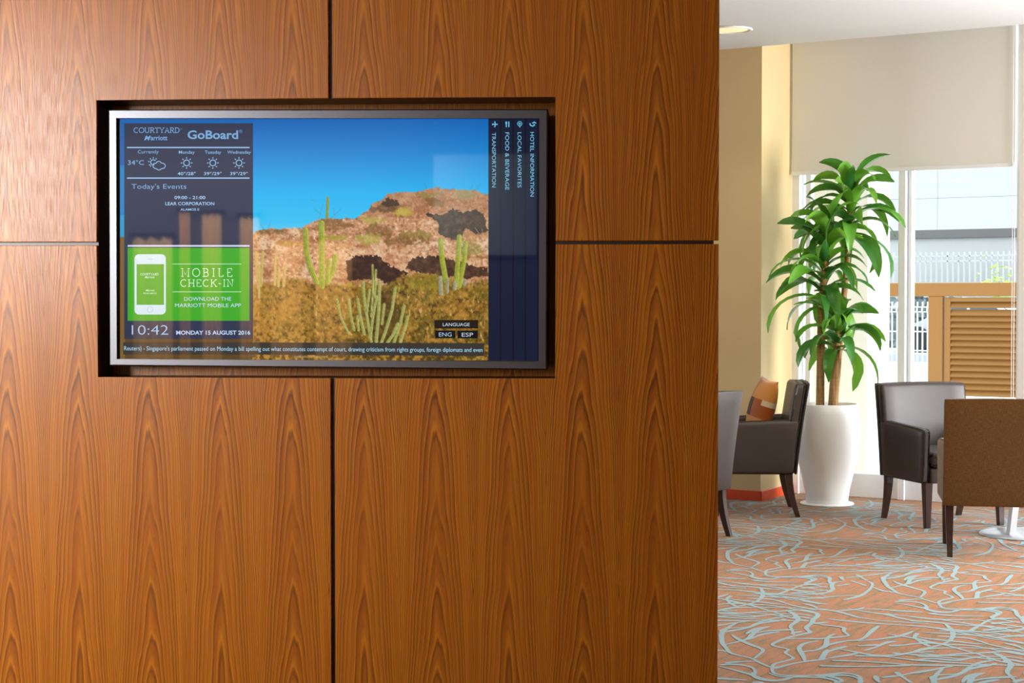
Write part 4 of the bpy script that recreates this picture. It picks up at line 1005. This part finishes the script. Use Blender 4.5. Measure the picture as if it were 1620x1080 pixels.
hb = outframe(1500, 60.0)
fb = hb.place(empty('outside_building')); tag(fb, 'pale blue clad building rising behind the yard wall', 'building')
hx = [hb.at(1330, 300)[0] + i * 3.6 for i in range(8)]; hz_ = [0, 3.4, hb.at(1500, 313)[1], 9]
for i in range(7):
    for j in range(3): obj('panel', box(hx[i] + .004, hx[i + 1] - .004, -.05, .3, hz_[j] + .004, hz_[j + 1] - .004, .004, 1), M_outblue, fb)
# strip of road, hedge and parked car behind the fence
rd = outframe(1425, 33.0)
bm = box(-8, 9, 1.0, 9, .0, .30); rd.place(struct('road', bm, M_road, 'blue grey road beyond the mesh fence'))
hg = outframe(1425, 39.2)
def hedge(x0, x1, h, label):
    bm = bmesh.new(); r = random.Random(int(x0 * 10) + 99)
    for _ in range(420):
        c = Vector((r.uniform(x0, x1), r.uniform(-.5, .3), r.uniform(.1, h))); s = r.uniform(.10, .22)
        q = Matrix.Rotation(r.uniform(0, 6.3), 3, 'Z') @ Matrix.Rotation(r.uniform(-1.2, 1.2), 3, 'X')
        quad(bm, [c + q @ Vector(v) for v in ((-s, 0, -s * .5), (s * .2, .03, -s * .6), (s, 0, s * .3), (-s * .2, .02, s * .6))])
    add_box(bm, x0 + .1, x1 - .1, -.1, .25, 0, h - .12)
    o = hg.place(obj('hedge', bm, M_hedge)); return tag(o, label, 'hedge', kind=None)
M_hedge = simple('grey_green_hedge', (.24, .285, .28), .8, .2, var=.4, scale=5)
hedge(-1.35, 1.6, 1.52, 'grey green hedge behind the mesh fence')
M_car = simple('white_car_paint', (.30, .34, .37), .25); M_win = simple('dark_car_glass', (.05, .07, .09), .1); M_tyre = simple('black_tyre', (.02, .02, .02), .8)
cf = outframe(1452, 36.0); car = cf.place(empty('parked_car')); tag(car, 'white car parked beyond the mesh fence beside the brown gate', 'car')
cz = .30; bm = bmesh.new()
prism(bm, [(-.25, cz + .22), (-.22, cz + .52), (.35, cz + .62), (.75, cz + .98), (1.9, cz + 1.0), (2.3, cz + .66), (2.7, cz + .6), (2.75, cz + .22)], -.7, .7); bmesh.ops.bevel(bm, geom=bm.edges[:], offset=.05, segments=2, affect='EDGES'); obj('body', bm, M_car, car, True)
bm = bmesh.new(); prism(bm, [(.50, cz + .64), (.82, cz + .92), (1.25, cz + .93), (1.25, cz + .64)], -.712, -.70); obj('side_window', bm, M_win, car)
bm = bmesh.new(); prism(bm, [(1.32, cz + .64), (1.32, cz + .93), (1.85, cz + .93), (2.1, cz + .66)], -.712, -.70); obj('side_window', bm, M_win, car)
for wx_ in (.22, 2.2):
    for yy in (-.66, .66):
        bm = bmesh.new(); tube(bm, [(wx_, yy - .09, cz + .27), (wx_, yy + .09, cz + .27)], .27, 20); obj('wheel', bm, M_tyre, car)
# yellow-green shrub showing through the far fence
M_shrub = simple('yellow_green_leaves', (.42, .62, .10), .6, .3, var=.4, scale=9)
sf = outframe(1580, 38.6); shr = sf.place(empty('shrub')); tag(shr, 'yellow green shrub showing behind the top of the brown gate', 'shrub')
bm = bmesh.new(); r = random.Random(5); zc_ = sf.at(1580, 446)[1]; xw_ = sf.at(1604, 446)[0]
for _ in range(170):
    c = Vector((r.gauss(.0, .22) , r.uniform(-.25, .15), zc_ - .35 + abs(r.gauss(0, .30)))); s = r.uniform(.035, .07); q = Matrix.Rotation(r.uniform(0, 6.3), 3, 'Z') @ Matrix.Rotation(r.uniform(-1.2, 1.2), 3, 'X')
    quad(bm, [c + q @ Vector(v) for v in ((-s, 0, 0), (0, .01, -s * .5), (s, 0, 0), (0, .01, s * .5))])
obj('foliage', bm, M_shrub, shr)
bm = bmesh.new(); tube(bm, [(0, 0, 0), (.02, 0, zc_ * .6), (0, 0, zc_)], [.05, .04, .02], 8); obj('stem', bm, M_cane, shr)
